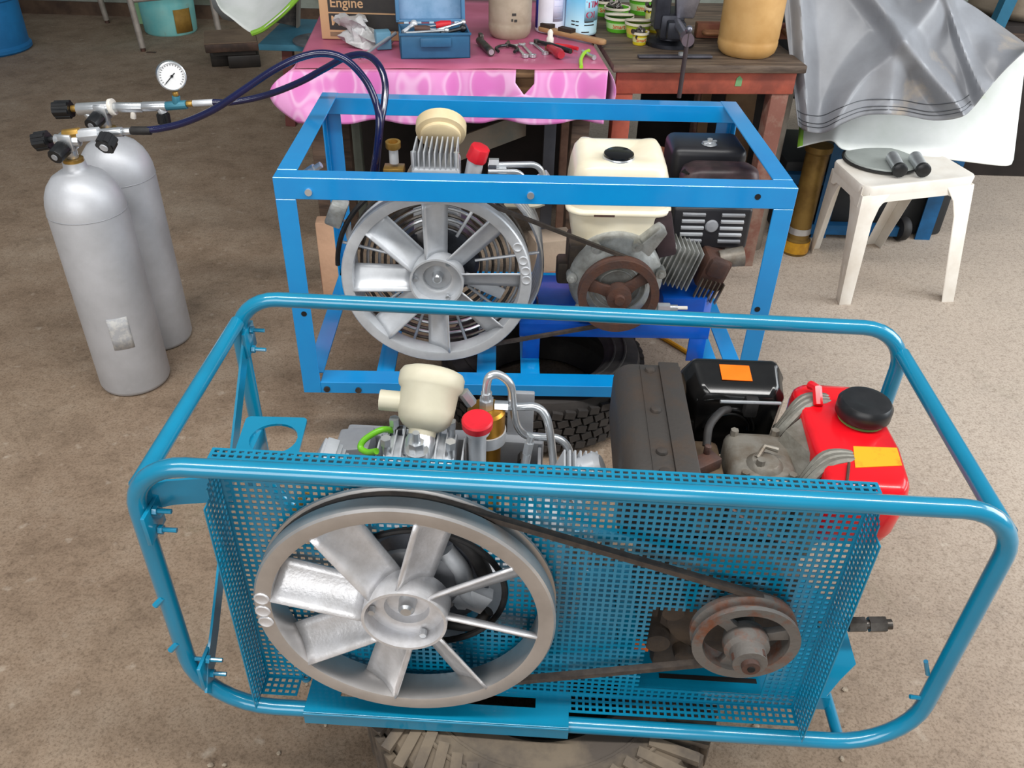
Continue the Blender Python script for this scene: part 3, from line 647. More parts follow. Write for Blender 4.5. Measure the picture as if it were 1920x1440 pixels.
MB().lathe([(.001, -.008), (.014, -.006), (.018, 0)], (1.035, .236, .375), (0, 1, 0), 18).build('guard_bolt', grey_m, ms)
mb = MB(); prof = rnd([(.95, .25, 0), (1.15, .26, 0), (1.15, .335, 0), (.95, .34, 0)], .03, 5)
mb.loft([[Vector((1.05+(p.x-1.05)*s_, .297+(p.y-.297)*s_, w_)) for p in prof] for w_, s_ in ((.425, 1), (.48, 1), (.503, .93), (.513, .75), (.516, .4))]).build('muffler_cover', mat('brown_satin', '#4a373a', .42, .1, '#2c2224', 12, (.4, .6)), ms, ang=60)
for k in range(5): MB().box((.955+.003*k, .27+.004*k, .502-.0*k), (.022, .0025, .004), Matrix.Rotation(-.7, 3, 'Z')).build('cover_slit', hole_m, ms)
# orange/brown ball behind the tank
# ---- compressor block
ch = MB().span((.284, .15, .30), (.396, .26, .545)).build('compressor_block', alu_p, RC, bevel=.008); ch['label'] = 'finned compressor head painted silver'
for k in range(9):
    u = .29+.0125*k
    MB().span((u-.0015, .152, .54), (u+.0015, .262, .583)).build('fin', alu_p, ch, smooth=False)
MB().cyl((.345, .148, .497), (.345, .152, .497), .018, n=20).build('head_boss', alu_p, ch)
for u in (.29, .39): MB().cyl((u, .165, .54), (u, .165, .58), .007, n=10).build('head_stud', steel, ch)
fl = G.at(826, 262, v=.30)
ff = MB().lathe([(.001, 0), (.045, .002), (.05, .006), (.05, .014), (.061, .018), (.063, .026), (.063, .045), (.055, .052), (.001, .053)], fl, (0, .55, .35), 36).build('intake_filter', mat('tan_plastic', '#d9c69f', .45, 0, '#cbb68c', 9), RC, ang=40)
bv = G.at(737, 268, v=.26)
b1 = MB().lathe([(.017, 0), (.0185, .002), (.0185, .016), (.012, .016), (.012, .004), (.001, .004)], bv-Z*.012, (0, -.1, 1), 24).build('brass_valve', brass, RC)
MB().cyl(bv-Z*.05, bv-Z*.012, .0115, n=16).build('valve_stem', alu_p, b1)
MB().span((bv.x-.026, bv.y-.022, bv.z-.078), (bv.x+.024, bv.y+.02, bv.z-.058)).span((bv.x-.022, bv.y-.018, bv.z-.12), (bv.x-.008, bv.y+.012, bv.z-.078)).build('valve_body', brass, b1, bevel=.002)
MB().prism([(-.045, 0), (.05, 0), (.03, .022), (-.03, .028)], Matrix(((1, 0, 0, bv.x), (0, 0, 1, bv.y-.02), (0, 1, 0, bv.z-.138), (0, 0, 0, 1))), .04).build('valve_base', brass, b1, bevel=.002)
MB().cyl(bv+Vector((.02, 0, -.105)), (.29, .2, .53), .007, .012, n=12).cyl(bv+Vector((.03, 0, -.12)), (.29, .2, .51), .005, .009, n=12).build('inlet_elbow', steel, RC)
rd = G.at(892, 300, v=.2)
rb = MB().cyl(rd+Vector((-.012, 0, -.06)), rd, .02, n=20).build('pressure_valve', alu_p, RC)
MB().cyl(rd, rd+Vector((.012, -.004, .034)), .026, .024, n=8).build('red_knob', red_pl, rb, bevel=.003)
MB().tube(rnd([G.at(915, 310, v=.21), G.at(1012, 308, v=.22), G.at(1022, 345, v=.22)], .03, 6, False), .0075, 12).build('air_pipe', steel, RC)
MB().tube(rnd([G.at(915, 322, v=.19), G.at(975, 322, v=.2), G.at(990, 350, v=.2)], .025, 6, False), .0065, 12).build('air_pipe', steel, RC)
for q in ((926, 306, .21), (940, 322, .2)):
    mb = MB(); p = G.at(q[0], q[1], v=q[2]); hexnut(mb, p-X*.012, p+X*.012, .012); mb.build('pipe_nut', steel, RC)
mb = MB(); p = G.at(1015, 328, v=.23); mb.box(p-Z*.02, (.05, .05, .03), Matrix.Rotation(-.6, 3, 'Y')).build('aftercooler_end', alu_p, RC, bevel=.004)
# cooling coils behind the wheel
for k in range(9):
    r_ = .105+.0145*k
    MB().tube([(CG[0]+r_*math.cos(a), .135+.006*(k % 2), CG[1]+r_*math.sin(a)) for a in [2*PI*i/48 for i in range(48)]], .0042, 6, True).build('cooling_coil', steel if k % 2 else steel_d, RC)
for k in range(6):
    MB().tube([(CG[0]+.012+.243*math.cos(a), .13+.022*k, CG[1]+.243*math.sin(a)) for a in [-1.2+2.2*i/24 for i in range(25)]], .006, 8).build('coil_stack', steel, RC)
for a in (.16, 1.05, 2.9, 3.8, 4.4, 5.0, 5.6):
    d_ = Vector((math.cos(a), 0, math.sin(a))); c = Vector((CG[0], .13, CG[1])); MB().cyl(c+d_*.09, c+d_*.25, .004, n=8).build('coil_stay', alu_p, RC)
MB().lathe([(.001, 0), (.09, .0), (.1, .01), (.1, .1)], (CG[0], .15, CG[1]), (0, 1, 0), 32).build('crankcase', mat('dark_grey_metal', ''), RC)
MB().box((CG[0]+.11, .12, CG[1]-.05), (.11, .01, .03), Matrix.Rotation(.45, 3, 'Y')).build('coil_bracket', alu_p, RC, bevel=.003)
p = G.at(632, 398, v=.12)
MB().box(p, (.04, .05, .06), Matrix.Rotation(.4, 3, 'Y')).build('finned_cylinder', eng_grey, RC, bevel=.006)
MB().tube(spline([p+Vector((.02, 0, -.02)), p+Vector((.03, 0, -.12)), p+Vector((.05, .01, -.3))]), .008, 8).build('drain_pipe', alu_p, RC)
MB().tube([(CG[0]+.245*math.cos(a), .1, CG[1]+.245*math.sin(a)) for a in [1.9+1.2*i/20 for i in range(21)]], .006, 8).build('cable_run', black_r, RC)
MB().tube(spline([G.at(945, 385, v=.2), G.at(1000, 385, v=.2), G.at(1020, 380, v=.2)]), .008, 8).build('pipe_end', cream, RC)
# ------------------------------------------------------------------ tyres
def tyre(name, label, cx, cy, R, r_in, h, lug, m):
    t = thing(name, label, 'tyre', (cx, cy, 0), 0., 'tyres under the compressors')
    prof = [(r_in, .02), (r_in+.012, .008), (R*.78, .0), (R*.93, .012), (R-.012, .035), (R-.012, h-.035), (R*.93, h-.012), (R*.78, h), (r_in+.012, h-.008), (r_in, h-.02), (r_in+.035, h*.6), (r_in+.035, h*.4)]
    MB().lathe(prof, (0, 0, 0), (0, 0, 1), 64, loop=True).build('carcass', m, t, ang=30)
    for q in (.80, .70): MB().tube([(R*q*math.cos(a), R*q*math.sin(a), h-.0005 if q > .75 else h-.005) for a in [2*PI*i/48 for i in range(48)]], .004, 6, True).build('sidewall_rib', m, t)
    tr = MB()
    if lug == 'block':
        n = 52; rows = 5
        for j in range(rows):
            for i in range(n):
                a = 2*PI*(i+(j % 2)*.5)/n; z = .03+(h-.06)*(j+.5)/rows; Rz = Matrix.Rotation(a, 3, 'Z') @ Matrix.Rotation(.25 if j % 2 else -.2, 3, 'X')
                tr.box(Matrix.Rotation(a, 3, 'Z') @ Vector((R-.008, 0, z)), (.014, .028, (h-.06)/rows*.78), Rz)
    else:
        n = 54
        for i in range(n):
            a = 2*PI*i/n; Q = Matrix.Rotation(a, 3, 'Z')
            tr.box(Q @ Vector((R*.875, 0, h-.006)), (.085, .018, .012), Q @ Matrix.Rotation(.45, 3, 'Z') @ Matrix.Rotation(.17, 3, 'Y'))
            tr.box(Q @ Vector((R-.006, .004, h*.62)), (.014, .02, h*.55), Q @ Matrix.Rotation(.3, 3, 'X'))
    tr.build('tread', m, t, kind='stuff', bevel=0)
    return t
tyre('car_tyre', 'black car tyre with block tread lying flat under the azure frame', .085, 2.0, .29, .175, .19, 'block', mat('tyre_black', '#2b2826', .75, 0, '#3b3633', 12, bump=.15))
tyre('car_tyre', 'muddy brown lugged tyre lying flat under the teal frame', .068, .955, .322, .16, .196, 'lug', mat('tyre_muddy', '#4c443d', .8, 0, '#6d6152', 9, (.42, .62), bump=.2))
# ------------------------------------------------------------------ scuba tanks, filling yokes, hoses
def scuba(label, x, y):
    t = thing('scuba_tank', label, 'scuba tank', (x, y, 0), 0., 'aluminium scuba tanks')
    R = .098
    prof = [(.001, 0), (R-.014, 0), (R-.004, .005), (R, .016), (R, .548), (R*.985, .57), (R*.93, .592), (R*.83, .614), (R*.66, .635), (R*.45, .648), (.032, .653), (.028, .662), (.027, .674), (.001, .674)]
    MB().lathe(prof, (0, 0, 0), (0, 0, 1), 56).build('cylinder', tank_m, t, ang=50)
    MB().tube([(R*1.0*math.cos(a), R*1.0*math.sin(a), .545) for a in [2*PI*k/48 for k in range(48)]], .0012, 6, True).build('shoulder_line', grey_m, t)
    MB().cyl((0, 0, .674), (0, 0, .682), .025, n=24).build('neck_ring', brass, t)
    MB().cyl((0, 0, .682), (0, 0, .745), .015, n=20).box((0, 0, .725), (.034, .034, .042)).build('valve', steel, t, bevel=.003)
    k = MB().cyl((-.005, -.02, .715), (-.012, -.058, .705), .021, .019, n=10); k.build('valve_knob', black, t, bevel=.002)
    MB().cyl((-.012, -.058, .705), (-.0125, -.06, .7045), .008, n=12).build('knob_centre', grey_m, t)
    return t
t1 = scuba('silver scuba tank standing in front, nearest the camera', -1.125, 2.03)
MB().loft([[Vector((.0985*math.cos(a), .0985*math.sin(a), z)) for z in (.165, .2, .23, .265)] for a in [-1.42+.55*k/8 for k in range(9)]], caps=False, closed=False).build('worn_sticker', mat('sticker_rest', '#bcbbb8', .75, 0, '#a6a7aa', 60, (.42, .56)), t1, sol=.0006)
scuba('silver scuba tank standing behind the other one', -1.135, 2.262)
def P1(px, py, y=2.03): return UY(px, py, y)
def chain(t, pts, segs):
    """segments of fittings along a list of world points: (i0, f0, f1, r, n, material, name)"""
    for a, b, r_, n, m, nm in segs: MB().cyl(Vector(a)-t.location, Vector(b)-t.location, r_, n=n).build(nm, m, t, bevel=.0015 if n < 12 else .001)
def knob(t, a, b, r_, nm='yoke_knob'):
    a, b = Vector(a)-t.location, Vector(b)-t.location; d_ = (b-a).normalized(); x, y, _ = basis(d_)
    mb = MB().cyl(a, b, r_*.86, n=18)
    for k in range(6):
        q = x*math.cos(k*PI/3)*r_*.72+y*math.sin(k*PI/3)*r_*.72; mb.cyl(a+q+d_*.002, b+q-d_*.002, r_*.33, n=8)
    mb.build(nm, black, t)
# front yoke
y1 = thing('filling_yoke', 'chrome filling yoke clamped on the front scuba tank', 'filling valve', P1(165, 252), 0., 'filling yokes')
knob(y1, P1(66, 266), P1(92, 262), .023)
chain(y1, 0, [(P1(92, 262), P1(104, 260), .008, 12, black, 'screw'), (P1(104, 262), P1(150, 264), .014, 12, steel, 'yoke_arm'), (P1(148, 254), P1(187, 250), .0165, 6, alu_p, 'yoke_block'),
  (P1(120, 252), P1(150, 248), .012, 12, brass, 'yoke_arm'), (P1(187, 251), P1(230, 247), .012, 14, steel, 'valve_stem'), (P1(228, 247), P1(245, 246), .009, 12, steel, 'hose_nut'), (P1(247, 245), P1(283, 245), .0105, 14, black_r, 'strain_relief')])
a = P1(205, 258, 2.0); knob(y1, a, a+Vector((-.004, -.03, -.014)), .023, 'shutoff_knob')
MB().cyl(a+Vector((-.004, -.03, -.014))-y1.location, a+Vector((-.0045, -.033, -.0155))-y1.location, .01, n=14).build('knob_centre', alu_p, y1)
Y2 = 2.262
def P2(px, py): return UY(px, py, Y2)
y2 = thing('filling_yoke', 'chrome filling yoke with round pressure gauge on the rear scuba tank', 'filling valve', P2(170, 205), 0., 'filling yokes')
knob(y2, P2(103, 206), P2(134, 205), .024)
chain(y2, 0, [(P2(134, 204), P2(150, 203), .009, 12, brass, 'screw'), (P2(146, 205), P2(210, 201), .0165, 14, steel, 'yoke_block'), (P2(160, 208), P2(176, 225), .012, 12, steel, 'yoke_arm'), (P2(207, 201), P2(214, 200), .022, 20, white_p, 'gasket'), (P2(214, 201), P2(268, 201), .014, 6, steel, 'bleed_body'),
  (P2(268, 200), P2(312, 199), .013, 14, steel, 'valve_stem'), (P2(250, 206), P2(250, 222), .008, 8, white_p, 'bleed_screw'), (P2(302, 202), P2(307, 212), .013, 6, alu_p, 'valve_bonnet'),
  (P2(312, 199), P2(350, 196), .012, 12, mat('teal_tee', '#3f7f93', .4, .2), 'tee_fitting'), (P2(331, 196), P2(330, 180), .011, 12, mat('teal_tee', ''), 'tee_fitting'), (P2(330, 180), P2(328, 172), .008, 10, brass, 'gauge_stem'),
  (P2(350, 195), P2(362, 194), .0085, 8, brass, 'hose_nut'), (P2(362, 194), P2(400, 192), .009, 12, alu_p, 'hose_ferrule')])
knob(y2, P2(305, 212), P2(309, 232), .017, 'shutoff_knob')
gc = P2(322, 143)-y2.location; gn = (CAMP-P2(322, 143)).normalized(); gn = (gn+Vector((.1, 0, -.15))).normalized()
gg = MB().lathe([(.001, -.03), (.034, -.03), (.037, -.026), (.037, .002), (.034, .004), (.0335, -.001)], gc, gn, 36).build('gauge', steel, y2); gg['label'] = 'round pressure gauge with white dial'
MB().lathe([(.001, 0), (.0335, 0), (.0335, -.001), (.001, -.001)], gc-gn*.0005, gn, 32).build('dial', mat('dial_white', '#f2f2f2', .4), gg)
gx, gy, _ = basis(gn); gx = Vector((1, 0, 0)); gx = (gx-gn*gx.dot(gn)).normalized(); gy = gn.cross(gx)
MB().ribbon([gc+gn*.0008+gx*.008+gy*.008, gc+gn*.0008-gx*.018-gy*.018], gx-gy, .0022, .0008).build('needle', black, gg)
MB().cyl(gc, gc+gn*.002, .0035, n=10).build('needle_hub', black, gg)
for k in range(21):
    a = math.radians(225-13.5*k); d_ = gx*math.cos(a)+gy*math.sin(a)
    MB().ribbon([gc+gn*.0006+d_*.0265, gc+gn*.0006+d_*.0305], gx*-math.sin(a)+gy*math.cos(a), .0012, .0004).build('dial_mark', black, gg)
def hose(label, pts): 
    w_ = [UY(a, b, y) for a, b, y in pts]; o = Vector(w_[0])
    h = MB().tube([p-o for p in spline(w_, 8)], .0088, 12).build('filling_hose', hose_m); h.location = o
    return tag(h, label, 'hose', 'navy filling hoses')
hose('glossy navy hose from the front tank looping over to the azure frame', [(262, 245, 2.03), (300, 241, 2.03), (345, 230, 2.03), (400, 206, 2.03), (455, 170, 2.03), (515, 130, 2.03), (565, 107, 2.03), (610, 100, 2.03), (650, 113, 2.03), (685, 150, 2.03), (704, 190, 2.02), (711, 225, 2.0), (708, 270, 1.99), (700, 325, 1.98)])
hose('glossy navy hose from the gauge yoke looping over to the azure frame', [(400, 192, 2.262), (440, 191, 2.262), (500, 178, 2.26), (560, 155, 2.25), (610, 128, 2.23), (650, 107, 2.2), (685, 103, 2.17), (710, 122, 2.13), (722, 155, 2.1), (721, 190, 2.07), (714, 230, 2.04), (709, 280, 2.03), (705, 325, 2.02)])
# ------------------------------------------------------------------ table with pink cloth
ZT = .75
wood_d = mat('dark_old_wood', '#5a473a', .75, 0, '#3b2e26', 6, bump=.25, bscale=40, stretch=(1, 8, 8))
wood_b = mat('brown_wood', '#8a6a4c', .7, 0, '#6b4f38', 7, bump=.2, bscale=40, stretch=(1, 6, 6))
wood_r = mat('red_oxide_wood', '#a5503c', .65, 0, '#7c3c2f', 8, bump=.2, bscale=50)
wood_w = mat('worn_red_wood', '#7d5145', .75, 0, '#8f7466', 14, (.42, .6), bump=.3, bscale=60)
A_, B_ = U(553, 128, ZT), U(1140, 130, ZT)
TB = Frame((A_.x, A_.y, 0), math.atan2(B_.y-A_.y, B_.x-A_.x)); TL = (B_-A_).length
def tpx(px, py, h=0.): return TB.at(px, py, w=ZT+h)
table = thing('work_table', 'long wooden work table hidden under the pink plastic cloth', 'table', TB.O, TB.rz)
MB().span((.01, .01, ZT-.03), (TL-.01, 1.0, ZT-.003)).build('table_top', wood_b, table, bevel=.003)
for u, v in ((.05, .05), (TL-.07, .05), (.05, .92), (TL-.07, .92)):
    MB().span((u-.03, v-.03, 0), (u+.03, v+.03, ZT-.03)).build('leg', wood_d, table, bevel=.003)
MB().span((.08, .04, ZT-.13), (TL-.1, .065, ZT-.03)).build('apron', wood_b, table)
def cloth_mat():
    m = bpy.data.materials.new('pink_pvc_cloth'); m.use_nodes = True; nt = m.node_tree; N = nt.nodes; L = nt.links; b = N['Principled BSDF']
    tc = N.new('ShaderNodeTexCoord'); mp = N.new('ShaderNodeMapping'); mp.inputs['Scale'].default_value = (7, 7, 7); L.new(tc.outputs['Object'], mp.inputs[0])
    vo = N.new('ShaderNodeTexVoronoi'); vo.inputs['Scale'].default_value = 1.25; vo.inputs['Randomness'].default_value = .25; L.new(mp.outputs[0], vo.inputs['Vector'])
    wv = N.new('ShaderNodeTexWave'); wv.inputs['Scale'].default_value = .55; wv.inputs['Distortion'].default_value = 3; L.new(mp.outputs[0], wv.inputs['Vector'])
    mx = N.new('ShaderNodeMath'); mx.operation = 'MULTIPLY_ADD'; L.new(vo.outputs['Distance'], mx.inputs[0]); mx.inputs[1].default_value = .75; sc2 = N.new('ShaderNodeMath'); sc2.operation = 'MULTIPLY'; sc2.inputs[1].default_value = .18; L.new(wv.outputs['Fac'], sc2.inputs[0]); L.new(sc2.outputs[0], mx.inputs[2])
    r = N.new('ShaderNodeValToRGB'); e = r.color_ramp.elements; r.color_ramp.interpolation = 'EASE'; e[0].position = .26; e[0].color = C('#e07ac2'); e[1].position = .62; e[1].color = C('#eaa0d4'); e.new(.36).color = C('#e283c6'); e.new(.43).color = C('#efb4dd'); e.new(.52).color = C('#e692cd'); L.new(mx.outputs[0], r.inputs[0])
    # darker mottled rose on the top face, mixed in by height
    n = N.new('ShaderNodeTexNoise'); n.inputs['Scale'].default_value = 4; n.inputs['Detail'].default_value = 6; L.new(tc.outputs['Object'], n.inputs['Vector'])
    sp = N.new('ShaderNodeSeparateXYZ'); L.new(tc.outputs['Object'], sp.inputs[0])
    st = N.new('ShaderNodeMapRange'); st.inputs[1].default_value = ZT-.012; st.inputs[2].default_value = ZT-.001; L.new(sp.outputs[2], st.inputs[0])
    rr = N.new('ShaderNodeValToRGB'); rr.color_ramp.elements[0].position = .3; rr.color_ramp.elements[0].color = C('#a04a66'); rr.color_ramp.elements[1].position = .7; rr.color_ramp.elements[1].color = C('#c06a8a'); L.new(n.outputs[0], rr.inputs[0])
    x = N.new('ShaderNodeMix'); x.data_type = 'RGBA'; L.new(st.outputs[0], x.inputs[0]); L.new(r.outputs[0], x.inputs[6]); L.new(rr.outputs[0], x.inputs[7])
    L.new(x.outputs[2], b.inputs['Base Color']); b.inputs['Roughness'].default_value = .42; b.inputs['Subsurface Weight'].default_value = 0; return m
zb = TB.at(800, 231, v=-.03).z
def cloth():
    mb = MB(); NX, NZ, NV = 150, 20, 14
    nt0, nt1 = TB.at(966, 132, v=0).x, TB.at(1003, 132, v=0).x
    # top
    vs = []; fs = []
    def idx(i, j): return i*(NV+1)+j
    for i in range(NX+1):
        for j in range(NV+1):
            u = TL*i/NX; v = 1.02*j/NV; vs.append((u, v, ZT+.0012*math.sin(u*23+v*9)))
    for i in range(NX):
        for j in range(NV): fs.append((idx(i, j), idx(i+1, j), idx(i+1, j+1), idx(i, j+1)))
    mb.add(vs, fs)
    # front skirt with a torn notch
    vs = []; fs = []
    for i in range(NX+1):
        for j in range(NZ+1):
            u = TL*i/NX; t = j/NZ; z = ZT-.001-(ZT-zb)*t
            nc, hw_ = (nt0+nt1)/2, (nt1-nt0)/2; dd = u-nc; f_ = 1 if j < 5 else max(.06, 1-(j-5)/4.2)
            if j < 10 and abs(dd) < 2*hw_: u = nc+math.copysign(abs(dd)*f_ if abs(dd) < hw_ else f_*hw_+(abs(dd)-hw_)*(2-f_), dd)
            y = -.003-.02*t-.016*t*math.sin(u*19+.6*math.sin(u*7))-.006*t*math.sin(u*47); z += .004*t*math.sin(u*31)
            vs.append((u+.006*t*math.sin(u*25)-.085*math.sin(PI*min(1, t**.9*.97))*math.exp(-u/.07), y, z))
    for i in range(NX):
        for j in range(NZ):
            um = TL*(i+.5)/NX
            if abs(um-(nt0+nt1)/2) < (nt1-nt0)/2 and j < 9: continue
            fs.append((i*(NZ+1)+j, i*(NZ+1)+j+1, (i+1)*(NZ+1)+j+1, (i+1)*(NZ+1)+j))
    mb.add(vs, fs)
    # end skirts flaring at the corners
    for s_, u0 in ((-1, 0), (1, TL)):
        vs = []; fs = []; NL = 16; fl = .2 if s_ < 0 else .03
        for i in range(NL+1):
            for j in range(NZ+1):
                v = -.003+.9*i/NL; t = j/NZ; k = math.exp(-i*.55)
                dr = (ZT-zb)*(1 if s_ < 0 else .9)
                x_ = u0+s_*((.085 if s_ < 0 else .03)*math.sin(PI*min(1, t**.9*.97))*k+.012*t*(1-k)+.015*t*(1-k)*math.sin(v*16)); vs.append((x_, v-.02*t*k, ZT-.001-dr*t))
        for i in range(NL):
            for j in range(NZ): fs.append((i*(NZ+1)+j, i*(NZ+1)+j+1, (i+1)*(NZ+1)+j+1, (i+1)*(NZ+1)+j))
        mb.add(vs, fs)
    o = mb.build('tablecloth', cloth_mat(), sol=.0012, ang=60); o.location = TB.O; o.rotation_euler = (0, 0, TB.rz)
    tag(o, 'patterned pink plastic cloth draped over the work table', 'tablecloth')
cloth()
# ---- things on the pink table
def on(name, label, cat, px, py, rz=0., group=None, h=0., fr=None):
    p = U(px, py, ZT+h+.0015); return thing(name, label, cat, p, rz, group)
def flat(name, label, cat, px0, py0, px1, py1, group=None, h=0.):
    """a thing lying on the table between two pixels: local x runs along it; returns (root, length)"""
    a, b = U(px0, py0, ZT+h+.002), U(px1, py1, ZT+h+.002); t = thing(name, label, cat, a, math.atan2(b.y-a.y, b.x-a.x), group); return t, (b-a).length
card = mat('cardboard', '#c9a27c', .8, 0, '#bb946e', 6)
p0, p1 = U(604, 73, ZT+.0015), U(748, 77, ZT+.0015)
cbx = thing('cardboard_box', 'brown cardboard box printed Engine Motor on black bands', 'box', p0, math.atan2(p1.y-p0.y, p1.x-p0.x)); cw = (p1-p0).length
MB().span((0, 0, 0), (cw, .22, .27)).build('carton', card, cbx, bevel=.002)
ink = mat('black_print', '#2c2a2b', .6, 0, '#35322f', 20)
for z0_, z1_ in ((.088, .143), (.031, .083)): MB().span((.03, -.0008, z0_), (cw, -.0002, z1_)).build('printed_band', ink, cbx, smooth=False)
Mx = lambda x, z: Matrix(((1, 0, 0, x), (0, 0, -1, -.001), (0, 1, 0, z), (0, 0, 0, 1)))
text('lettering', 'Engine', .043, card, cbx, Mx(.036, .103)); text('lettering', 'Motor', .043, card, cbx, Mx(.036, .046))
MB().span((.03, -.0008, .01), (cw*.6, -.0002, .024)).build('printed_band', mat('faint_print', '#8a6f58', .7), cbx, smooth=False)
# toolbox
tbm = mat('blue_toolbox', '#2f6488', .45, 0, '#28587a', 8); tbl = mat('toolbox_lid', '#6d93b4', .5, 0, '#86a6c6', 14, (.35, .6))
p0, p1 = U(752, 111, ZT+.0015), U(882, 109, ZT+.0015); tx_ = thing('toolbox', 'open blue plastic toolbox with lid up and tools inside', 'toolbox', p0, math.atan2(p1.y-p0.y, p1.x-p0.x)); tw_ = (p1-p0).length
hb, db = .078, .13
mb = MB().span((0, 0, 0), (tw_, db, .005)).span((0, 0, 0), (tw_, .005, hb)).span((0, db-.005, 0), (tw_, db, hb)).span((0, 0, 0), (.005, db, hb)).span((tw_-.005, 0, 0), (tw_, db, hb))
mb.build('tray', tbm, tx_, bevel=.0012); MB().span((-.003, -.003, hb-.008), (tw_+.003, .004, hb)).build('tray_rim', tbm, tx_, bevel=.001)
MB().span((tw_*.28, -.014, hb-.04), (tw_*.72, -.003, hb-.012)).build('handle', tbm, tx_, bevel=.003)
LR = Matrix.Rotation(-.12, 3, 'X'); lo = Vector((0, db, hb))
def lb_(a, b): 
    c = Vector([(a[i]+b[i])/2 for i in range(3)]); return lo+LR @ c, [abs(b[i]-a[i]) for i in range(3)], LR
lid = MB().box(*lb_((-.004, .03, .006), (tw_-.004, .035, .2))); lid = lid.build('lid', tbl, tx_, bevel=.002)
for a, b in (((-.006, .0, .006), (.006, .035, .2)), ((tw_-.014, .0, .006), (tw_-.002, .035, .2)), ((-.006, 0, .004), (tw_-.002, .035, .012)), ((-.006, 0, .194), (tw_-.002, .035, .204))): MB().box(*lb_(a, b)).build('lid_rim', mat('lid_rim_blue', '#4f7fa6', .45), lid, bevel=.002)
for k in range(5): MB().box(*lb_((.02+k*tw_/5.4, .0, .0), (.035+k*tw_/5.4, .02, .006))).build('hinge', mat('hinge_pale', '#b9cfe0', .5), lid)
def grp_tool(label, a, b, r_, m, name='hand_tool', hd_=None):
    a, b = Vector(a), Vector(b); Mt = Matrix.Rotation(tx_.rotation_euler.z, 3, 'Z'); t = thing(name, label, 'tool', tx_.location+Mt @ a, tx_.rotation_euler.z, 'tools inside the toolbox')
    L_ = b-a; mb = MB().tube([Vector((0, 0, 0)), L_*.5, L_], [r_, r_*.8, r_], 8); mb.build('shaft', m, t)
    if hd_: MB().tube([L_*.55, L_*.7, L_], [hd_[0]*.8, hd_[0], hd_[0]*.75], 10).build('handle', hd_[1], t)
    else: MB().ball(L_, r_*1.8, 8, 6).build('jaw', m, t)
grp_tool('chrome spanner lying along the front of the toolbox', (.02, .03, .072), (.15, .035, .078), .005, steel)
grp_tool('red handled screwdriver at the back of the toolbox', (.06, .085, .075), (.17, .09, .085), .004, steel, 'screwdriver', (.014, red_pl))
grp_tool('brown handled tool in the middle of the toolbox', (.16, .06, .072), (.05, .065, .078), .004, steel, 'screwdriver', (.012, rust))
grp_tool('chrome spanner crossing the right end of the toolbox', (.12, .05, .075), (.21, .09, .09), .005, steel)
grp_tool('short chrome socket bar at the left end of the toolbox', (.012, .05, .07), (.05, .095, .085), .007, alu_p)
grp_tool('black handled pliers at the right end of the toolbox', (.13, .03, .07), (.205, .06, .078), .007, black)
# plastic bag and rod
bag = mat('clear_bag', '#d8d8da', .25, 0, '#b9b8b6', 18, (.4, .6), bump=.4, bscale=25, trans=.35)
t = on('plastic_bag', 'crumpled clear plastic bag of small parts before the cardboard box', 'bag', 688, 95); mb = MB(); rings = []
for i in range(11):
    h_ = .09*i/10; ring = []
    for k in range(22):
        a = 2*PI*k/22; q = (.062, .07, .068, .07, .055, .04, .03, .03, .04, .05, .045)[i]; q *= 1+.22*math.sin(3*a+i*1.3)+.12*math.sin(7*a-i*.8)
        ring.append(Vector((q*math.cos(a)-.012*i/2, .06+q*.6*math.sin(a), h_+.008*math.sin(5*a+i))))
    rings.append(ring)
mb.loft(rings).build('bag_skin', bag, t, ang=35); MB().box((.05, .03, .03), (.05, .05, .055), Matrix.Rotation(.3, 3, 'Z')).build('blue_packet', mat('blue_packet', '#5f90a8', .5), t, bevel=.004)
a, b = U(676, 108, ZT+.004), U(742, 62, ZT+.05)
t = thing('pry_bar', 'long thin steel bar leaning beside the toolbox', 'tool', a, 0); L_ = b-a
MB().tube([Vector((0, 0, 0)), L_*.12, L_], [.007, .0055, .006], 10).build('bar', steel, t); MB().box(L_*.02, (.022, .012, .005), Matrix.Rotation(.5, 3, 'Z')).build('tip', steel, t, bevel=.002)
# jugs and cans
def jug(label, px, py, wpx, h_, m, cat='jug', ridges=True, rz=0., group=None, name='plastic_jug'):
    a, b = U(px-wpx/2, py, ZT), U(px+wpx/2, py, ZT); r_ = (b-a).length/2; c = (a+b)/2; c.y += r_*.55; c.z = ZT+.0015
    t = thing(name, label, cat, c, rz, group)
    MB().lathe([(.001, 0), (r_*.82, 0), (r_*.95, .012), (r_, .03), (r_, .045), (r_*.985, .05), (r_, .055), (r_*1.01, h_*.9), (r_*.98, h_*.91), (r_, h_*.92), (r_*.98, h_*.97), (r_*.8, h_), (.001, h_)], (0, 0, 0), (0, 0, 1), 40).build('body', m, t, ang=40)
    MB().cyl((0, 0, h_), (0, 0, h_+.03), r_*.3, n=20).build('cap', m, t); return t, r_
j, jr = jug('dirty beige plastic jug behind the pliers on the pink table', 955, 73, 80, .2, mat('dirty_beige', '#b3a592', .55, 0, '#9b8c78', 8))
for k, (x_, z_) in enumerate(((.2, .085), (.28, .065), (.12, .067))):
    MB().box((jr*math.sin(x_), -jr*math.cos(x_)-.0002, z_), (.014-.004*k, .002, .008), Matrix.Rotation(x_, 3, 'Z')).build('ink_smudge', ink, j)
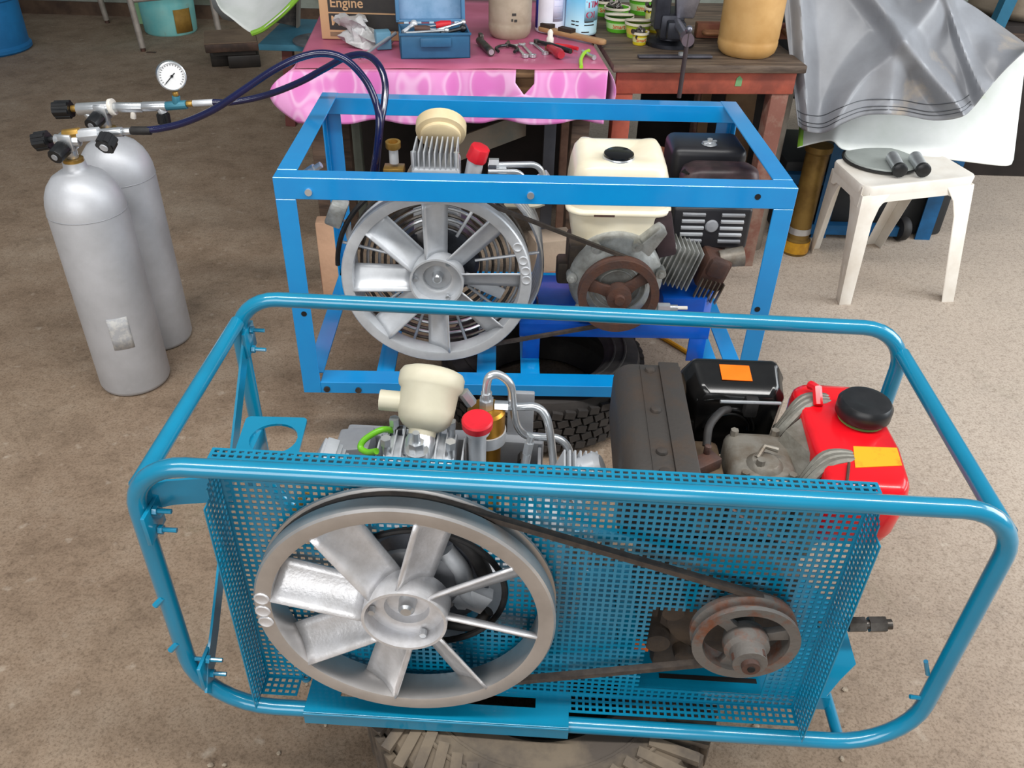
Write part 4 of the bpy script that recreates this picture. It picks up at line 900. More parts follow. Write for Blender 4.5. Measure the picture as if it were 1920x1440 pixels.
def can(label, px, py, wpx, h_, m):
    a, b = U(px-wpx/2, py, ZT), U(px+wpx/2, py, ZT); r_ = (b-a).length/2; c = (a+b)/2; c.y += r_*.7; c.z = ZT+.0015; t = thing('tin_can', label, 'can', c, 0., 'tins on the pink table')
    MB().lathe([(.001, 0), (r_*.97, 0), (r_, .004), (r_, .008), (r_*.985, .011), (r_*.985, h_-.01), (r_, h_-.007), (r_, h_-.002), (r_*.95, h_), (.001, h_-.004)], (0, 0, 0), (0, 0, 1), 40).build('body', m, t, ang=40); return t, r_*.986
def wrap(name, s_, size, m, parent, r_, a0, z, sx=1.):
    o = text(name, s_, size, m, parent, Matrix.Identity(4), .0003, sx=sx)
    for v in o.data.vertices:
        x_, y_, e = v.co; a = a0+x_/r_; v.co = ((r_+.0006+e)*math.sin(a), -(r_+.0006+e)*math.cos(a), z+y_)
    return o
def patch(name, m, parent, r_, a0, a1, z0_, z1_):
    return MB().loft([[Vector(((r_+.0004)*math.sin(a), -(r_+.0004)*math.cos(a), z)) for z in (z0_, z1_)] for a in [a0+(a1-a0)*k/10 for k in range(11)]], caps=False, closed=False).build(name, m, parent, sol=.0003)
t, r_ = can('white tin with a blue side stripe beside the sky-blue tin', 1031, 62, 56, .19, mat('white_enamel', '#e9e9f4', .35, 0, '#dcdcea', 6))
patch('blue_stripe', mat('royal_blue', '#1e3fb0', .4), t, r_, -1.5, -1.0, .012, .14); patch('red_line', red_pl, t, r_, -.75, .9, .139, .142); patch('grey_print', mat('pale_print', '#d5d3ea', .5), t, r_, .15, .95, .04, .13)
for k in range(4): patch('print_line', mat('pale_blue_line', '#b9bfe0', .5), t, r_, .2, .9, .05+.02*k, .052+.02*k)
def grad_tin():
    m = mat('sky_blue_tin', '#3fc2ee', .35); N = m.node_tree.nodes; L = m.node_tree.links; tc = N.new('ShaderNodeTexCoord'); sp = N.new('ShaderNodeSeparateXYZ'); L.new(tc.outputs['Object'], sp.inputs[0])
    r = N.new('ShaderNodeValToRGB'); e = r.color_ramp.elements; e[0].position = .02; e[0].color = C('#c9ebf8'); e[1].position = .16; e[1].color = C('#1eb6ee'); L.new(sp.outputs[2], r.inputs[0]); L.new(r.outputs[0], N['Principled BSDF'].inputs['Base Color']); return m
t, r_ = can('sky-blue tin with red lettering at the table edge', 1089, 66, 60, .19, grad_tin())
pk = mat('red_lettering', '#b8345a', .5); patch('label_panel', mat('label_pale', '#9fd6ee', .5), t, r_, .12, 1.3, .048, .122)
wrap('lettering', 'TIM', .03, pk, t, r_, .2, .093, 1.15); wrap('lettering', 'OI', .03, pk, t, r_, .2, .059, 1.2)
for a0, a1, z in ((-.7, -.45, .045), (-.4, -.2, .045), (-.7, -.45, .034), (-.4, -.2, .032), (.15, .8, .044), (.15, .85, .033), (.0, .5, .01)): patch('print_line', ink, t, r_, a0, a1, z, z+.004)
# brush
t, L_ = flat('wire_brush', 'wooden wire brush in front of the two tins', 'brush', 1012, 60, 1134, 88)
mb = MB(); mb.loft([[Vector((x_, w_*.5, .006)), Vector((x_, -w_*.5, .006)), Vector((x_, -w_*.5, .022)), Vector((x_, w_*.5, .022))] for x_, w_ in [(L_*f_, q) for f_, q in ((0, .02), (.03, .034), (.5, .036), (.58, .028), (.8, .03), (.95, .034), (1, .018))]]).build('handle', mat('bare_wood', '#b08a62', .65, 0, '#9a7550', 9, stretch=(1, 6, 6)), t, bevel=.004)
for f0, f1 in ((.04, .2), (.32, .52)): MB().span((L_*f0, -.014, .02), (L_*f1, .014, .034)).build('bristles', mat('dark_bristle', '#3a2d24', .9, bump=.6, bscale=400), t, kind='stuff')
# hand tools
def spanner(label, a, b, gp='loose hand tools on the pink table'):
    t, L_ = flat('spanner', label, 'spanner', a[0], a[1], b[0], b[1], gp)
    MB().span((.012, -.005, .001), (L_-.012, .005, .006)).build('shank', steel, t, bevel=.002)
    MB().lathe([(.007, 0), (.012, 0), (.012, .008), (.007, .008)], (L_-.008, 0, 0), (0, 0, 1), 16, loop=True).build('ring_end', steel, t)
    MB().prism([(.016, -.005), (.01, -.012), (-.004, -.011), (.004, -.004), (.004, .004), (-.004, .011), (.01, .012), (.016, .005)], Matrix.Identity(4), .007).build('open_end', steel, t, bevel=.001)
spanner('steel spanner right beside the black pliers', (964, 86), (986, 108)); spanner('steel spanner between the other two, with a bright ring end', (978, 84), (1000, 108)); spanner('steel spanner nearest the red pliers', (998, 82), (1024, 103))
def pliers(label, px, py, rz, m, sc=1., op=.5):
    t = on('pliers', label, 'pliers', px, py, rz, 'loose hand tools on the pink table', h=.008); t.scale = (sc,)*3
    MB().cyl((0, 0, -.006), (0, 0, .008), .011, n=14).build('pivot', steel_d, t)
    for s_ in (-1, 1):
        MB().tube(spline([(-.005, 0, 0), (-.03, .004*s_, 0), (-.055, .0015*s_, 0)]), .005, 8).build('jaw', steel_d, t)
        MB().tube(spline([(.005, .004*s_, 0), (.03, .022*s_*op*2, 0), (.07, .03*s_*op*2, 0), (.11, .022*s_*op*2, 0)]), .0065, 8).build('grip', m, t)
pliers('black gripped pliers standing open in front of the beige jug', 952, 84, -1.6, black, .8, .75)
pliers('red and black gripped pliers at the right of the pink table', 1028, 84, -.55, red_pl, .95, .4)
t, L_ = flat('bolt_cutter_grip', 'black gripped cutter lying across the red pliers', 'tool', 1006, 80, 1070, 100, 'loose hand tools on the pink table', .02)
MB().tube([(0, 0, .006), (L_*.5, 0, .006), (L_, 0, .006)], [.004, .009, .008], 10).build('grip', black, t); MB().cyl((0, 0, 0), (0, 0, .01), .01, n=12).build('pivot', steel_d, t)
t, L_ = flat('screwdriver', 'stubby screwdriver with translucent red handle', 'screwdriver', 1030, 98, 1052, 113, 'loose hand tools on the pink table')
MB().lathe([(.001, 0), (.012, 0), (.016, .008), (.014, L_*.5), (.017, L_*.85), (.013, L_), (.001, L_)], (0, 0, .017), (1, 0, 0), 10).build('handle', mat('clear_red', '#c23a4a', .25, 0, '#a82c3a', 10, trans=.2), t); MB().box((-.006, 0, .015), (.02, .022, .018)).build('ferrule', brass, t, bevel=.002)
t, L_ = flat('socket_adapter', 'dark socket driver next to the toolbox', 'tool', 899, 84, 921, 106, 'loose hand tools on the pink table')
MB().cyl((0, 0, .014), (L_, 0, .014), .013, n=16).build('barrel', steel_d, t); MB().box((-.004, .006, .022), (.03, .014, .028)).build('head', steel_d, t, bevel=.004); MB().cyl((L_, 0, .014), (L_+.002, 0, .014), .009, n=14).build('end_face', steel, t)
t = on('spark_plug_body', 'small white ceramic part standing before the brush', 'part', 1031, 83); MB().lathe([(.001, 0), (.012, 0), (.013, .02), (.009, .026), (.01, .04), (.006, .046), (.001, .05)], (0, 0, 0), (0, 0, 1), 14).build('body', white_p, t)
pts = [U(1090, 126, ZT+.006), U(1089, 112, ZT+.01), U(1095, 100, ZT+.012), U(1104, 95, ZT+.01)]
h = MB().tube([p-pts[0] for p in spline(pts, 6)], .0062, 10).build('hose_offcut', mat('lime_hose', '#a8d838', .35, 0, '#97c92e', 8)); h.location = pts[0]; tag(h, 'short lime green hose offcut at the front right of the pink table', 'hose')
t, L_ = flat('steel_punch', 'short steel punch with bright end beside the lime hose', 'tool', 1092, 100, 1112, 111, 'loose hand tools on the pink table'); MB().cyl((0, 0, .006), (L_, 0, .006), .006, n=12).cyl((L_, 0, .007), (L_+.008, 0, .007), .008, n=12).build('shaft', steel, t)
# ------------------------------------------------------------------ wooden bench with vise
A2, B2 = U(1151, 122, ZT), U(1516, 124, ZT)
BF = Frame((A2.x, A2.y, 0), math.atan2(B2.y-A2.y, B2.x-A2.x)); BL = (B2-A2).length
bench = thing('workbench', 'old wooden workbench with red oxide apron', 'workbench', BF.O, BF.rz)
for k in range(4):
    MB().span((0, .004+.24*k, ZT-.026), (BL, .24*(k+1), ZT)).build('board', mat('greasy_board', '#6a5a4b', .6, 0, '#40342c', 5, bump=.2, bscale=40, stretch=(1, 7, 7)), bench, bevel=.005)
MB().span((.02, .03, ZT-.1), (BL-.02, .055, ZT-.026)).build('apron', wood_r, bench, bevel=.002)
gp = BF.at(1385, 155, v=.028); MB().prism([(-.011, -.012), (.011, -.012), (.011, .012), (.0, .022), (-.009, .014)], Matrix(((1, 0, 0, gp.x), (0, 0, 1, .0285), (0, 1, 0, gp.z), (0, 0, 0, 1))), .002).build('green_tag', mat('green_tag', '#6d9a6a', .7), bench)
for u in (.05, BL-.06):
    MB().span((u-.03, .035, 0), (u+.03, .095, ZT-.1)).build('leg', wood_r if u < .1 else wood_w, bench, bevel=.003); MB().span((u-.03, .86, 0), (u+.03, .92, ZT-.026)).build('leg', wood_w, bench, bevel=.003)
MB().span((.03, .09, .12), (BL-.03, .85, .14)).build('lower_shelf', wood_d, bench)
# vise
vp = U(1262, 96, ZT+.001); vz = thing('bench_vise', 'dark steel bench vise with long sliding handle', 'vise', vp, 0.)
vm = mat('vise_steel', '#3c3e46', .42, .6, '#2a2a30', 12); vl = mat('vise_worn', '#8f8f98', .35, .8, '#6a6a74', 10)
MB().lathe([(.085, 0), (.085, .012), (.05, .02), (.045, .05), (.001, .05)], (0, .1, 0), (0, 0, 1), 28).build('swivel_base', vm, vz)
MB().span((-.05, .02, .03), (.03, .18, .11)).build('body', vm, vz, bevel=.012); MB().span((-.03, -.02, .04), (.03, .06, .095)).build('slide', vm, vz, bevel=.006)
MB().prism([(-.03, .1), (.03, .1), (.045, .17), (.055, .24), (-.055, .24), (-.04, .17)], Matrix(((1, 0, 0, .03), (0, 0, 1, .02), (0, 1, 0, 0), (0, 0, 0, 1))), .04).build('front_jaw', vl, vz, bevel=.006)
MB().span((-.07, .03, .06), (-.02, .14, .24)).build('rear_jaw', vm, vz, bevel=.006)
sc_ = UY(1289, 76, U(1289, 100, ZT).y-.0)-vp; sc_ = UY(1289, 74, BF.O.y-.015)-vp
MB().cyl((sc_.x, sc_.y, sc_.z), (sc_.x, .03, sc_.z), .014, n=20).build('screw', vl, vz); MB().cyl((sc_.x, sc_.y-.012, sc_.z), (sc_.x, sc_.y+.03, sc_.z), .02, n=20).build('screw_head', mat('dull_mauve_steel', '#6d6068', .5, .5), vz)
BY = BF.O.y-.02; h0 = UY(1292, 55, BY)-vp; h1 = UY(1273, 183, BY)-vp
MB().cyl(h0, h1, .0075, n=12).build('handle', mat('handle_steel', '#4a4143', .5, .5), vz); MB().ball(h0, .012, 10, 8).build('handle_knob', vl, vz)
# tan jug
jug('tan plastic jug with a moulded rim on the workbench', 1404, 108, 108, .21, mat('tan_jug', '#c9a067', .5, 0, '#b58a50', 6))
# reddish clamp behind it
p = U(1310, 78, ZT+.001); t = thing('rusty_clamp', 'reddish rusty hinge clamp behind the tan jug', 'clamp', p, .05)
rm_ = mat('red_rust', '#7d4638', .65, .2, '#8f5d43', 14, bump=.3)
MB().span((0, .05, 0), (.36, .09, .05)).build('body', rm_, t, bevel=.004); MB().tube(rnd([(.02, .04, .025), (.16, .04, .025), (.16, .01, .025), (.02, .01, .025)], .012, 5), .007, 8, True).build('loop', mat('tan_rust', '#9a6a48', .6, .2), t)
MB().box((.33, .03, .03), (.05, .06, .018)).build('lug', mat('tan_rust', ''), t, bevel=.006)
t, L_ = flat('steel_bar', 'flat steel bar lying in front of the vise', 'bar', 1196, 108, 1334, 108); MB().span((0, -.012, 0), (L_, .012, .008)).build('bar', mat('blue_steel', '#5b5a62', .5, .5, '#46434a', 12), t, bevel=.002); MB().cyl((L_*.58, 0, .008), (L_*.58, 0, .016), .01, n=10).build('stud', steel, t)
# cups of bolts
def cup(label, px, py, wpx, hgt, body, band, lid=False, word=None, tilt=0.):
    a, b = U(px-wpx/2, py, ZT), U(px+wpx/2, py, ZT); r_ = (b-a).length/2; c = (a+b)/2; c.y += r_*.5; c.z = ZT+.001
    t = thing('margarine_tub', label, 'tub', c, 0., 'plastic tubs of bolts on the bench'); rb_ = r_*.84; pr = lambda z: rb_+(r_-rb_)*z/hgt
    MB().lathe([(.001, 0), (rb_, 0), (rb_+.001, .003), (r_, hgt), (r_+.003, hgt), (r_+.003, hgt+.004), (r_-.002, hgt+.004), (rb_-.003, .004), (.001, .004)], (0, 0, 0), (0, 0, 1), 28).build('tub_body', body, t, ang=40)
    MB().lathe([(pr(hgt*.28)+.0003, hgt*.28), (pr(hgt*.28)+.0007, hgt*.28), (pr(hgt*.72)+.0007, hgt*.72), (pr(hgt*.72)+.0003, hgt*.72)], (0, 0, 0), (0, 0, 1), 28, loop=True).build('label_band', band, t)
    MB().lathe([(r_-.0005, hgt*.96), (r_+.0045, hgt*.96), (r_+.0045, hgt+.006), (r_-.0005, hgt+.006)], (0, 0, 0), (0, 0, 1), 28, loop=True).build('rim', cream_w, t)
    if word: wrap('lettering', word, hgt*.42, mat('orange_red_print', '#d2502f', .5), t, pr(hgt*.5)+.0006, -.55, hgt*.36)
    if lid: MB().lathe([(.001, .002), (r_*.8, 0), (r_+.004, .004), (r_+.005, .009), (r_*.9, .011), (.001, .009)], (0, .004, hgt+.003), (.0, .18, 1), 28).build('lid', cream_w, t)
    else:
        mb = MB()
        for k in range(14):
            a_ = random.uniform(0, 2*PI); q = random.uniform(0, r_*.75); p_ = Vector((q*math.cos(a_), q*math.sin(a_), hgt+random.uniform(-.008, .012))); d_ = Vector((random.uniform(-1, 1), random.uniform(-1, 1), random.uniform(-.4, .6))).normalized()
            mb.cyl(p_-d_*.014, p_+d_*.012, .0045, n=6); mb.cyl(p_+d_*.012, p_+d_*.018, .008, n=6)
        mb.lathe([(r_*.9, hgt*.8), (r_*.5, hgt*.96), (.001, hgt)], (0, 0, 0), (0, 0, 1), 14).build('loose_bolts', steel_d, t, kind='stuff')
    return t
cream_w = mat('tub_cream', '#ddd5c2', .5, 0, '#cec4ae', 8)
gtub = mat('tub_green', '#62b52d', .45, 0, '#4f9c24', 9); ytub = mat('tub_yellow', '#d9c42a', .45, 0, '#c9b020', 9); bandw = mat('tub_band', '#a9cf86', .5, 0, '#c9d9a8', 14); ybw = mat('tub_band_y', '#d8cf8c', .5, 0, '#bcd08a', 14)
cup('green tub with cream rim at the far left of the bench tubs', 1133, 31, 38, .05, gtub, bandw, word='Smart')
cup('green tub heaped with bolts on the left of the bench', 1156, 42, 44, .045, gtub, bandw)
cup('green tub with lid printed Smart, front of the green ones', 1160, 61, 50, .045, gtub, bandw, True, 'Smart')
cup('large green tub with white inside at the back of the bench', 1204, 28, 50, .055, gtub, bandw, word='Smart')
cup('yellow and green tub with cream lid beside the small yellow tub', 1196, 72, 46, .045, mat('tub_lime', '#b9cf3a', .45, 0, '#8fbf35', 16), mat('tub_fruit', '#d6c95a', .5, 0, '#e08a4a', 22), True)
cup('small yellow tub of bolts nearest the bench edge', 1199, 85, 28, .036, ytub, ybw, word='Smart')
cup('yellow tub of rusty bolts beside the vise', 1222, 42, 26, .045, ytub, ybw)
cup('low yellow tub squeezed between the lidded tub and the vise', 1228, 62, 24, .036, ytub, ybw)
# ------------------------------------------------------------------ under the table and bench
t = thing('plank', 'pale weathered plank leaning under the pink table', 'plank', UY(830, 300, 2.95), 0.); a = UY(825, 292, 2.95)-t.location; b = UY(985, 232, 3.1)-t.location
MB().ribbon([a, b], (0, .25, 1), .085, .02).build('board', mat('weathered_plank', '#a89a88', .8, 0, '#7d8a84', 5, bump=.2), t, bevel=.002)
def board(name, label, px, py, y, w_, h_, m, cat='board', th=.02, lean=.12, zb_=0.):
    p = UY(px, py, y); t = thing(name, label, cat, (p.x, y, zb_), 0.); mb = MB().box((0, lean*h_/2, h_/2*math.cos(lean)), (w_, th, h_), Matrix.Rotation(-lean, 3, 'X')); mb.build('panel', m, t, bevel=.002); return t
blk_wood = mat('shade_dark_wood', '#2a2320', .85, 0, '#1d1816', 5)  # near-black colour stands in for the shade under table and bench
board('shade_panel', 'added dark sheet keeping the space under the pink table in shade', 860, 250, 3.5, .95, .66, blk_wood, lean=.03)  # added backing, blocks light so the space under the table stays dark
board('shade_panel', 'added dark sheet keeping the space under the workbench in shade', 1320, 250, 3.86, .62, .66, blk_wood, lean=.03)  # second added backing, darkens the space under the bench
board('cardboard_sheet', 'brown torn cardboard standing under the workbench', 1385, 235, 3.3, .12, .5, mat('brown_card', '#7a5f44', .8, 0, '#5d4631', 7), 'cardboard', zb_=.141)
board('cardboard_sheet', 'narrow brown cardboard strip hanging under the middle of the workbench', 1325, 200, 3.35, .04, .55, mat('brown_card', ''), 'cardboard', zb_=.141)
p = UY(1452, 260, 3.05); t = thing('grey_pipe', 'grey pipe standing inside the right bench leg', 'pipe', (p.x, 3.05, 0)); MB().lathe([(.001, 0), (.035, 0), (.035, .62), (.03, .62), (.03, .6), (.001, .6)], (0, 0, 0), (0, 0, 1), 20).build('tube', mat('dull_grey', '#8c8378', .7, 0, '#756c62', 8), t)
p = UY(1235, 275, 2.95); t = thing('electric_motor', 'rusty round motor on the lower bench shelf', 'motor', (p.x, 2.95, .141)); c_ = Vector((0, 0, .16))
MB().lathe([(.001, -.11), (.05, -.11), (.1, -.08), (.11, 0), (.1, .08), (.001, .1)], c_, (.3, 1, .1), 28).build('casing', rm_, t); MB().span((-.08, -.05, 0), (.08, .05, .06)).build('foot', rust, t)
for k, (px, y, sz, col, lab, h_) in enumerate(((608, 2.62, (.05, .05, .05), '#a8553c', 'red brick piece on the floor behind the azure frame', .0), (614, 2.58, (.07, .06, .14), '#c9a184', 'pale brick end standing on the floor behind the azure frame', 0), (1020, 2.47, (.12, .1, .07), '#a0603c', 'orange brick lying behind the flywheel on the floor', 0), (1035, 2.6, (.14, .1, .12), '#b3a08c', 'pale concrete block behind the orange brick', 0))):
    p = UY(px, 430, y); t = thing('brick', lab, 'brick', (p.x, y, 0), .1*k); MB().span((-sz[0]/2, -sz[1]/2, 0), (sz[0]/2, sz[1]/2, sz[2]*2)).build('body', mat('brick_%d' % k, col, .85, bump=.4, bscale=60), t, bevel=.004)
for px, m_, lab, y in ((648, wood_d, 'dark wooden post left under the pink table', 2.95), (668, mat('grey_green_metal', '#7d8378', .6, .2), 'grey green metal post under the pink table', 3.1), (1062, mat('brown_rough', '#8b6a58', .8, 0, '#6e5144', 12), 'rough brown timber post under the right of the pink table', 2.9), (1030, mat('dull_steel_post', '#6d7078', .5, .4), 'grey steel post under the right of the pink table', 3.06)):
    p = UY(px, 270, y); t = thing('post', lab, 'post', (p.x, y, 0)); MB().span((-.022, -.022, 0), (.022, .022, .66)).build('shaft', m_, t, bevel=.003); MB().span((-.03, -.03, 0), (.03, .03, .012)).build('foot', m_, t)
yc = [U(990, 500, .006), U(1030, 515, .006), U(1065, 530, .006), U(1120, 560, .006), U(1180, 600, .006), U(1240, 632, .006), U(1300, 668, .006), U(1330, 690, .006)]
o = MB().tube([q-yc[0] for q in spline(yc, 6)], .0075, 8).build('yellow_hose', mat('yellow_hose', '#c98f1e', .5, 0, '#b67d18', 8)); o.location = yc[0]; tag(o, 'yellow hose lying on the floor under the azure compressor', 'hose')
# ------------------------------------------------------------------ right side: stool, tarp, sheet
st_feet = [U(1573, 572), U(1788, 566), U(1640, 457), U(1517, 467)]; SH = .43
st_top = [U(1622, 352, SH), U(1833, 330, SH), U(1740, 275, SH), U(1564, 300, SH)]
so = sum(st_feet, Vector())/4; stool = thing('plastic_stool', 'white plastic stool with splayed legs', 'stool', so)
ft = [p-so for p in st_feet]; tt = [p-so for p in st_top]; cc = sum(tt, Vector())/4
mb = MB(); q = rnd(tt, .03, 5)
mb.loft([[cc+(p-cc)*s_+Vector((0, 0, dz)) for p in q] for s_, dz in ((1.0, -.035), (1.015, -.006), (1.0, 0), (.96, .001), (.9, -.002), (.3, -.004))]).build('seat', white_p, stool, ang=40)
for i in range(4):
    a, b, c = tt[i], tt[(i+1) % 4], tt[i-1]; f_ = ft[i]; cf = sum(ft, Vector())/4
    for nb, fnb in ((b, ft[(i+1) % 4]), (c, ft[i-1])):
        d1 = (nb-a).normalized(); d2 = (fnb-f_).normalized(); n_ = (cc-a); n_.z = 0; n_.normalize()
        t0 = a-Vector((0, 0, .03)); rows = [[t0, t0+d1*.11], [t0+(f_-t0)*.12, t0+(f_-t0)*.12+d1*.075], [t0+(f_-t0)*.25, t0+(f_-t0)*.25+d1*.06], [f_, f_+d2*.042]]
        MB().loft([[r[0], r[1], r[1]+n_*.004, r[0]+n_*.004] for r in rows]).build('leg', white_p, stool, bevel=.001)
    d1 = (b-a)
    MB().loft([[a-Vector((0, 0, .005))+d1*s_, a-Vector((0, 0, .06 if .2 < s_ < .8 else .075))+d1*s_, a-Vector((0, 0, .06 if .2 < s_ < .8 else .075))+d1*s_+(cc-a).normalized()*.004, a-Vector((0, 0, .005))+d1*s_+(cc-a).normalized()*.004] for s_ in (.06, .14, .22, .5, .78, .86, .94)]).build('seat_apron', white_p, stool)
def fitting(px, py, lab):
    p = U(px, py, SH+.026); t = thing('regulator_barrel', lab, 'regulator', (p.x, p.y, SH+.002), 0., 'regulator barrels on the stool')
    MB().cyl((0, 0, .024), (.015, .12, .026), .02, .022, n=20).build('barrel', steel, t); MB().lathe([(.001, -.004), (.018, -.004), (.024, .0), (.024, .014), (.02, .016)], (0, 0, .024), (.1, 1, 0), 22).build('black_cap', black, t)
fitting(1688, 320, 'silver regulator barrel with black cap, left of the pair on the stool'); fitting(1732, 320, 'silver regulator barrel with black cap, right of the pair on the stool')
p = U(1640, 300, SH+.004); t = thing('grey_case_lid', 'flat grey round lid lying on the white stool', 'lid', (p.x+.02, p.y, SH+.002)); MB().lathe([(.001, 0), (.12, 0), (.125, .004), (.12, .012), (.001, .014)], (0, 0, 0), (0, 0, 1), 36).build('disc', mat('lid_grey', '#9aa09c', .5), t); MB().lathe([(.124, -.001), (.13, .0), (.13, .006), (.124, .007)], (0, 0, 0), (0, 0, 1), 36, loop=True).build('edge_seal', black_r, t)
EV = {}
def sheet(name, label, cat, left, right, ybot, ytop, fold, m, nu=48, nv=28, top=None):
    """hanging cloth spanned between bottom edge and top edge pixel rows (left->right)"""
    def along(L_, t):
        P = [Vector((a, b, 0)) for a, b in L_]; S = spline(P, 6); k = t*(len(S)-1); i = min(int(k), len(S)-2); return S[i].lerp(S[i+1], k-i)
    g = []
    for i in range(nu+1):
        for j in range(nv+1):
            s_, t_ = i/nu, j/nv; a, b = along(left, s_), along(right, s_); q = a.lerp(b, t_); y = ybot+(ytop-ybot)*t_+fold(s_, t_); g.append(UY(q.x, q.y, y))
    EV[name] = lambda s_, t_, dy=0.: UY(along(left, s_).lerp(along(right, s_), t_).x, along(left, s_).lerp(along(right, s_), t_).y, ybot+(ytop-ybot)*t_+fold(s_, t_)+dy)
    o_ = Vector(g[0]); fs = [(i*(nv+1)+j, (i+1)*(nv+1)+j, (i+1)*(nv+1)+j+1, i*(nv+1)+j+1) for i in range(nu) for j in range(nv)]
    o = MB().add([p-o_ for p in g], fs).build(name, m, ang=70, sol=.003); o.location = o_; return tag(o, label, cat)
sheet('white_sheet', 'white plastic sheet with green edge draped behind the stool', 'sheet',
  [(1495, 277), (1530, 268), (1560, 264), (1580, 280), (1618, 284), (1706, 290), (1810, 303), (1886, 311), (1900, 300)],
  [(1500, 225), (1540, 180), (1580, 170), (1620, 160), (1660, 150), (1720, 140), (1800, 130), (1880, 110), (1925, 95)], 2.95, 3.2,
  lambda s_, t_: .02*math.sin(s_*14)*(1-t_)+.015*math.sin(s_*5+2), mat('white_tarp', '#e4e6e4', .5, 0, '#d3d8d2', 5, (.4, .7), col3='#b9c890'))
gcp = [EV['white_sheet'](a, b, -.004) for a, b in ((.0, .02), (.035, .03), (.03, .75), (.0, .8))]; ws = bpy.data.objects['white_sheet']
MB().add([p-ws.location for p in gcp], [(0, 1, 2, 3)]).build('green_corner', mat('lime_edge', '#8fc640', .6), ws, sol=.002)
def tf(s_, t_):
    def cr(d, wd):
        k = max(0, 1-abs(d)/wd); return k*k*(2.2-1.2*k)
    # ridges: (s,t) lines roughly as the creases run in the picture
    y = -.09*cr(s_-.26-.5*(t_-.05), .15)-.08*cr(s_-.66+.28*t_, .09)-.055*cr(s_-.42-.1*t_, .07)*(1-t_)-.05*cr(s_-.1-.05*t_, .08)-.04*cr(s_-.8+.1*t_, .06)
    return y+.008*math.sin(s_*17+t_*5)*(1-t_)+.004*math.sin(s_*31-t_*11)-.03*t_*(1-t_)
tarp_m = mat('grey_tarpaulin', '#92959b', .36, .0, '#84868b', 5, (.35, .6), bump=.05, bscale=40, col3='#a39a90')
tp_o = sheet('grey_tarpaulin', 'crumpled shiny grey tarpaulin covering the machine beside the bench', 'tarpaulin',
  [(1497, 236), (1512, 246), (1545, 249), (1580, 232), (1625, 216), (1690, 216), (1750, 226), (1800, 220), (1822, 205), (1852, 168), (1885, 130), (1925, 92)],
  [(1462, -40), (1480, -45), (1510, -45), (1550, -45), (1600, -45), (1650, -45), (1690, -45), (1740, -45), (1770, -40), (1800, -5), (1840, 22), (1925, 84)], 2.87, 3.12, tf, tarp_m, 130, 60)
# stitched hem of the tarpaulin
for k, off in enumerate((10, 16, 28)):
    pts = [UY(a, b-off*(.6+.4*math.sin(i*.9)**2), 2.845-.002*k) for i, (a, b) in enumerate([(1500, 238), (1530, 240), (1570, 226), (1610, 208), (1650, 206), (1700, 210), (1760, 216), (1815, 204)])]
    pts = [EV['grey_tarpaulin'](.01+.72*i/60, (.035, .06, .11)[k], -.004) for i in range(61)]
    MB().tube([p-tp_o.location for p in pts], .0012, 6).build('hem_stitching', mat('stitch_dark', '#4a4d52', .7), tp_o)
# machine under the tarp
bm_ = thing('covered_machine', 'machine on a blue steel stand under the grey tarpaulin', 'machine', (1.45, 3.3, 0))
MB().span((-.42, .02, .5), (.22, .5, .84)).build('body', mat('dark_machine', '#2c2e30', .6), bm_, bevel=.02)
bl_d = mat('dark_blue_paint', '#1b5f92', .45, .1, '#174c74', 9)
p = U(1740, 450); q = U(1500, 410)
for x_, y_ in ((p.x, p.y), (q.x+.05, 3.15)):
    a = Vector((x_, y_, 0))-bm_.location; MB().span((a.x, a.y, 0), (a.x+.006, a.y+.06, .5)).span((a.x-.055, a.y, 0), (a.x, a.y+.006, .5)).build('stand_leg', bl_d, bm_)
for x_ in (-.38, .48): MB().span((x_, .33, 0), (x_+.05, .38, .5)).build('stand_leg', bl_d, bm_)
MB().span((-.42, -.14, .22), (.2, -.1, .26)).build('stand_rail', bl_d, bm_); MB().span((-.42, -.16, .02), (.1, -.12, .06)).build('stand_rail', bl_d, bm_); MB().span((-.4, -.1, .0), (.3, .3, .3)).build('lower_housing', mat('dark_machine', ''), bm_, bevel=.02)
p = UY(1523, 330, 3.02); t = thing('brass_cylinder', 'dull brass cylinder standing behind the stool', 'cylinder', (p.x, 3.02, 0)); MB().lathe([(.001, 0), (.05, 0), (.05, .06), (.042, .065), (.042, .4), (.05, .41), (.05, .43), (.001, .43)], (0, 0, 0), (0, 0, 1), 24).build('shell', mat('dull_brass', '#8a6f3a', .45, .5, '#6b5228', 9), t); MB().cyl((0, 0, .085), (0, 0, .11), .044, n=24).build('clip_band', steel, t); MB().cyl((0, 0, .01), (0, 0, .055), .0525, n=24).build('yellow_base', mat('yellow_paint', '#c99522', .5, 0, '#9c6c1c', 16), t)
p = U(1706, 450, .0); t = thing('black_wheel', 'small black caster wheel beside the blue leg', 'wheel', (p.x-.05, p.y+.0, 0)); MB().lathe([(.012, -.018), (.045, -.018), (.05, -.01), (.05, .01), (.045, .018), (.012, .018)], (0, 0, .051), (1, .2, 0), 24, loop=True).build('tyre', black_r, t); MB().cyl((-.015, -.003, .051), (.015, .003, .051), .013, n=14).build('hub', grey_m, t)
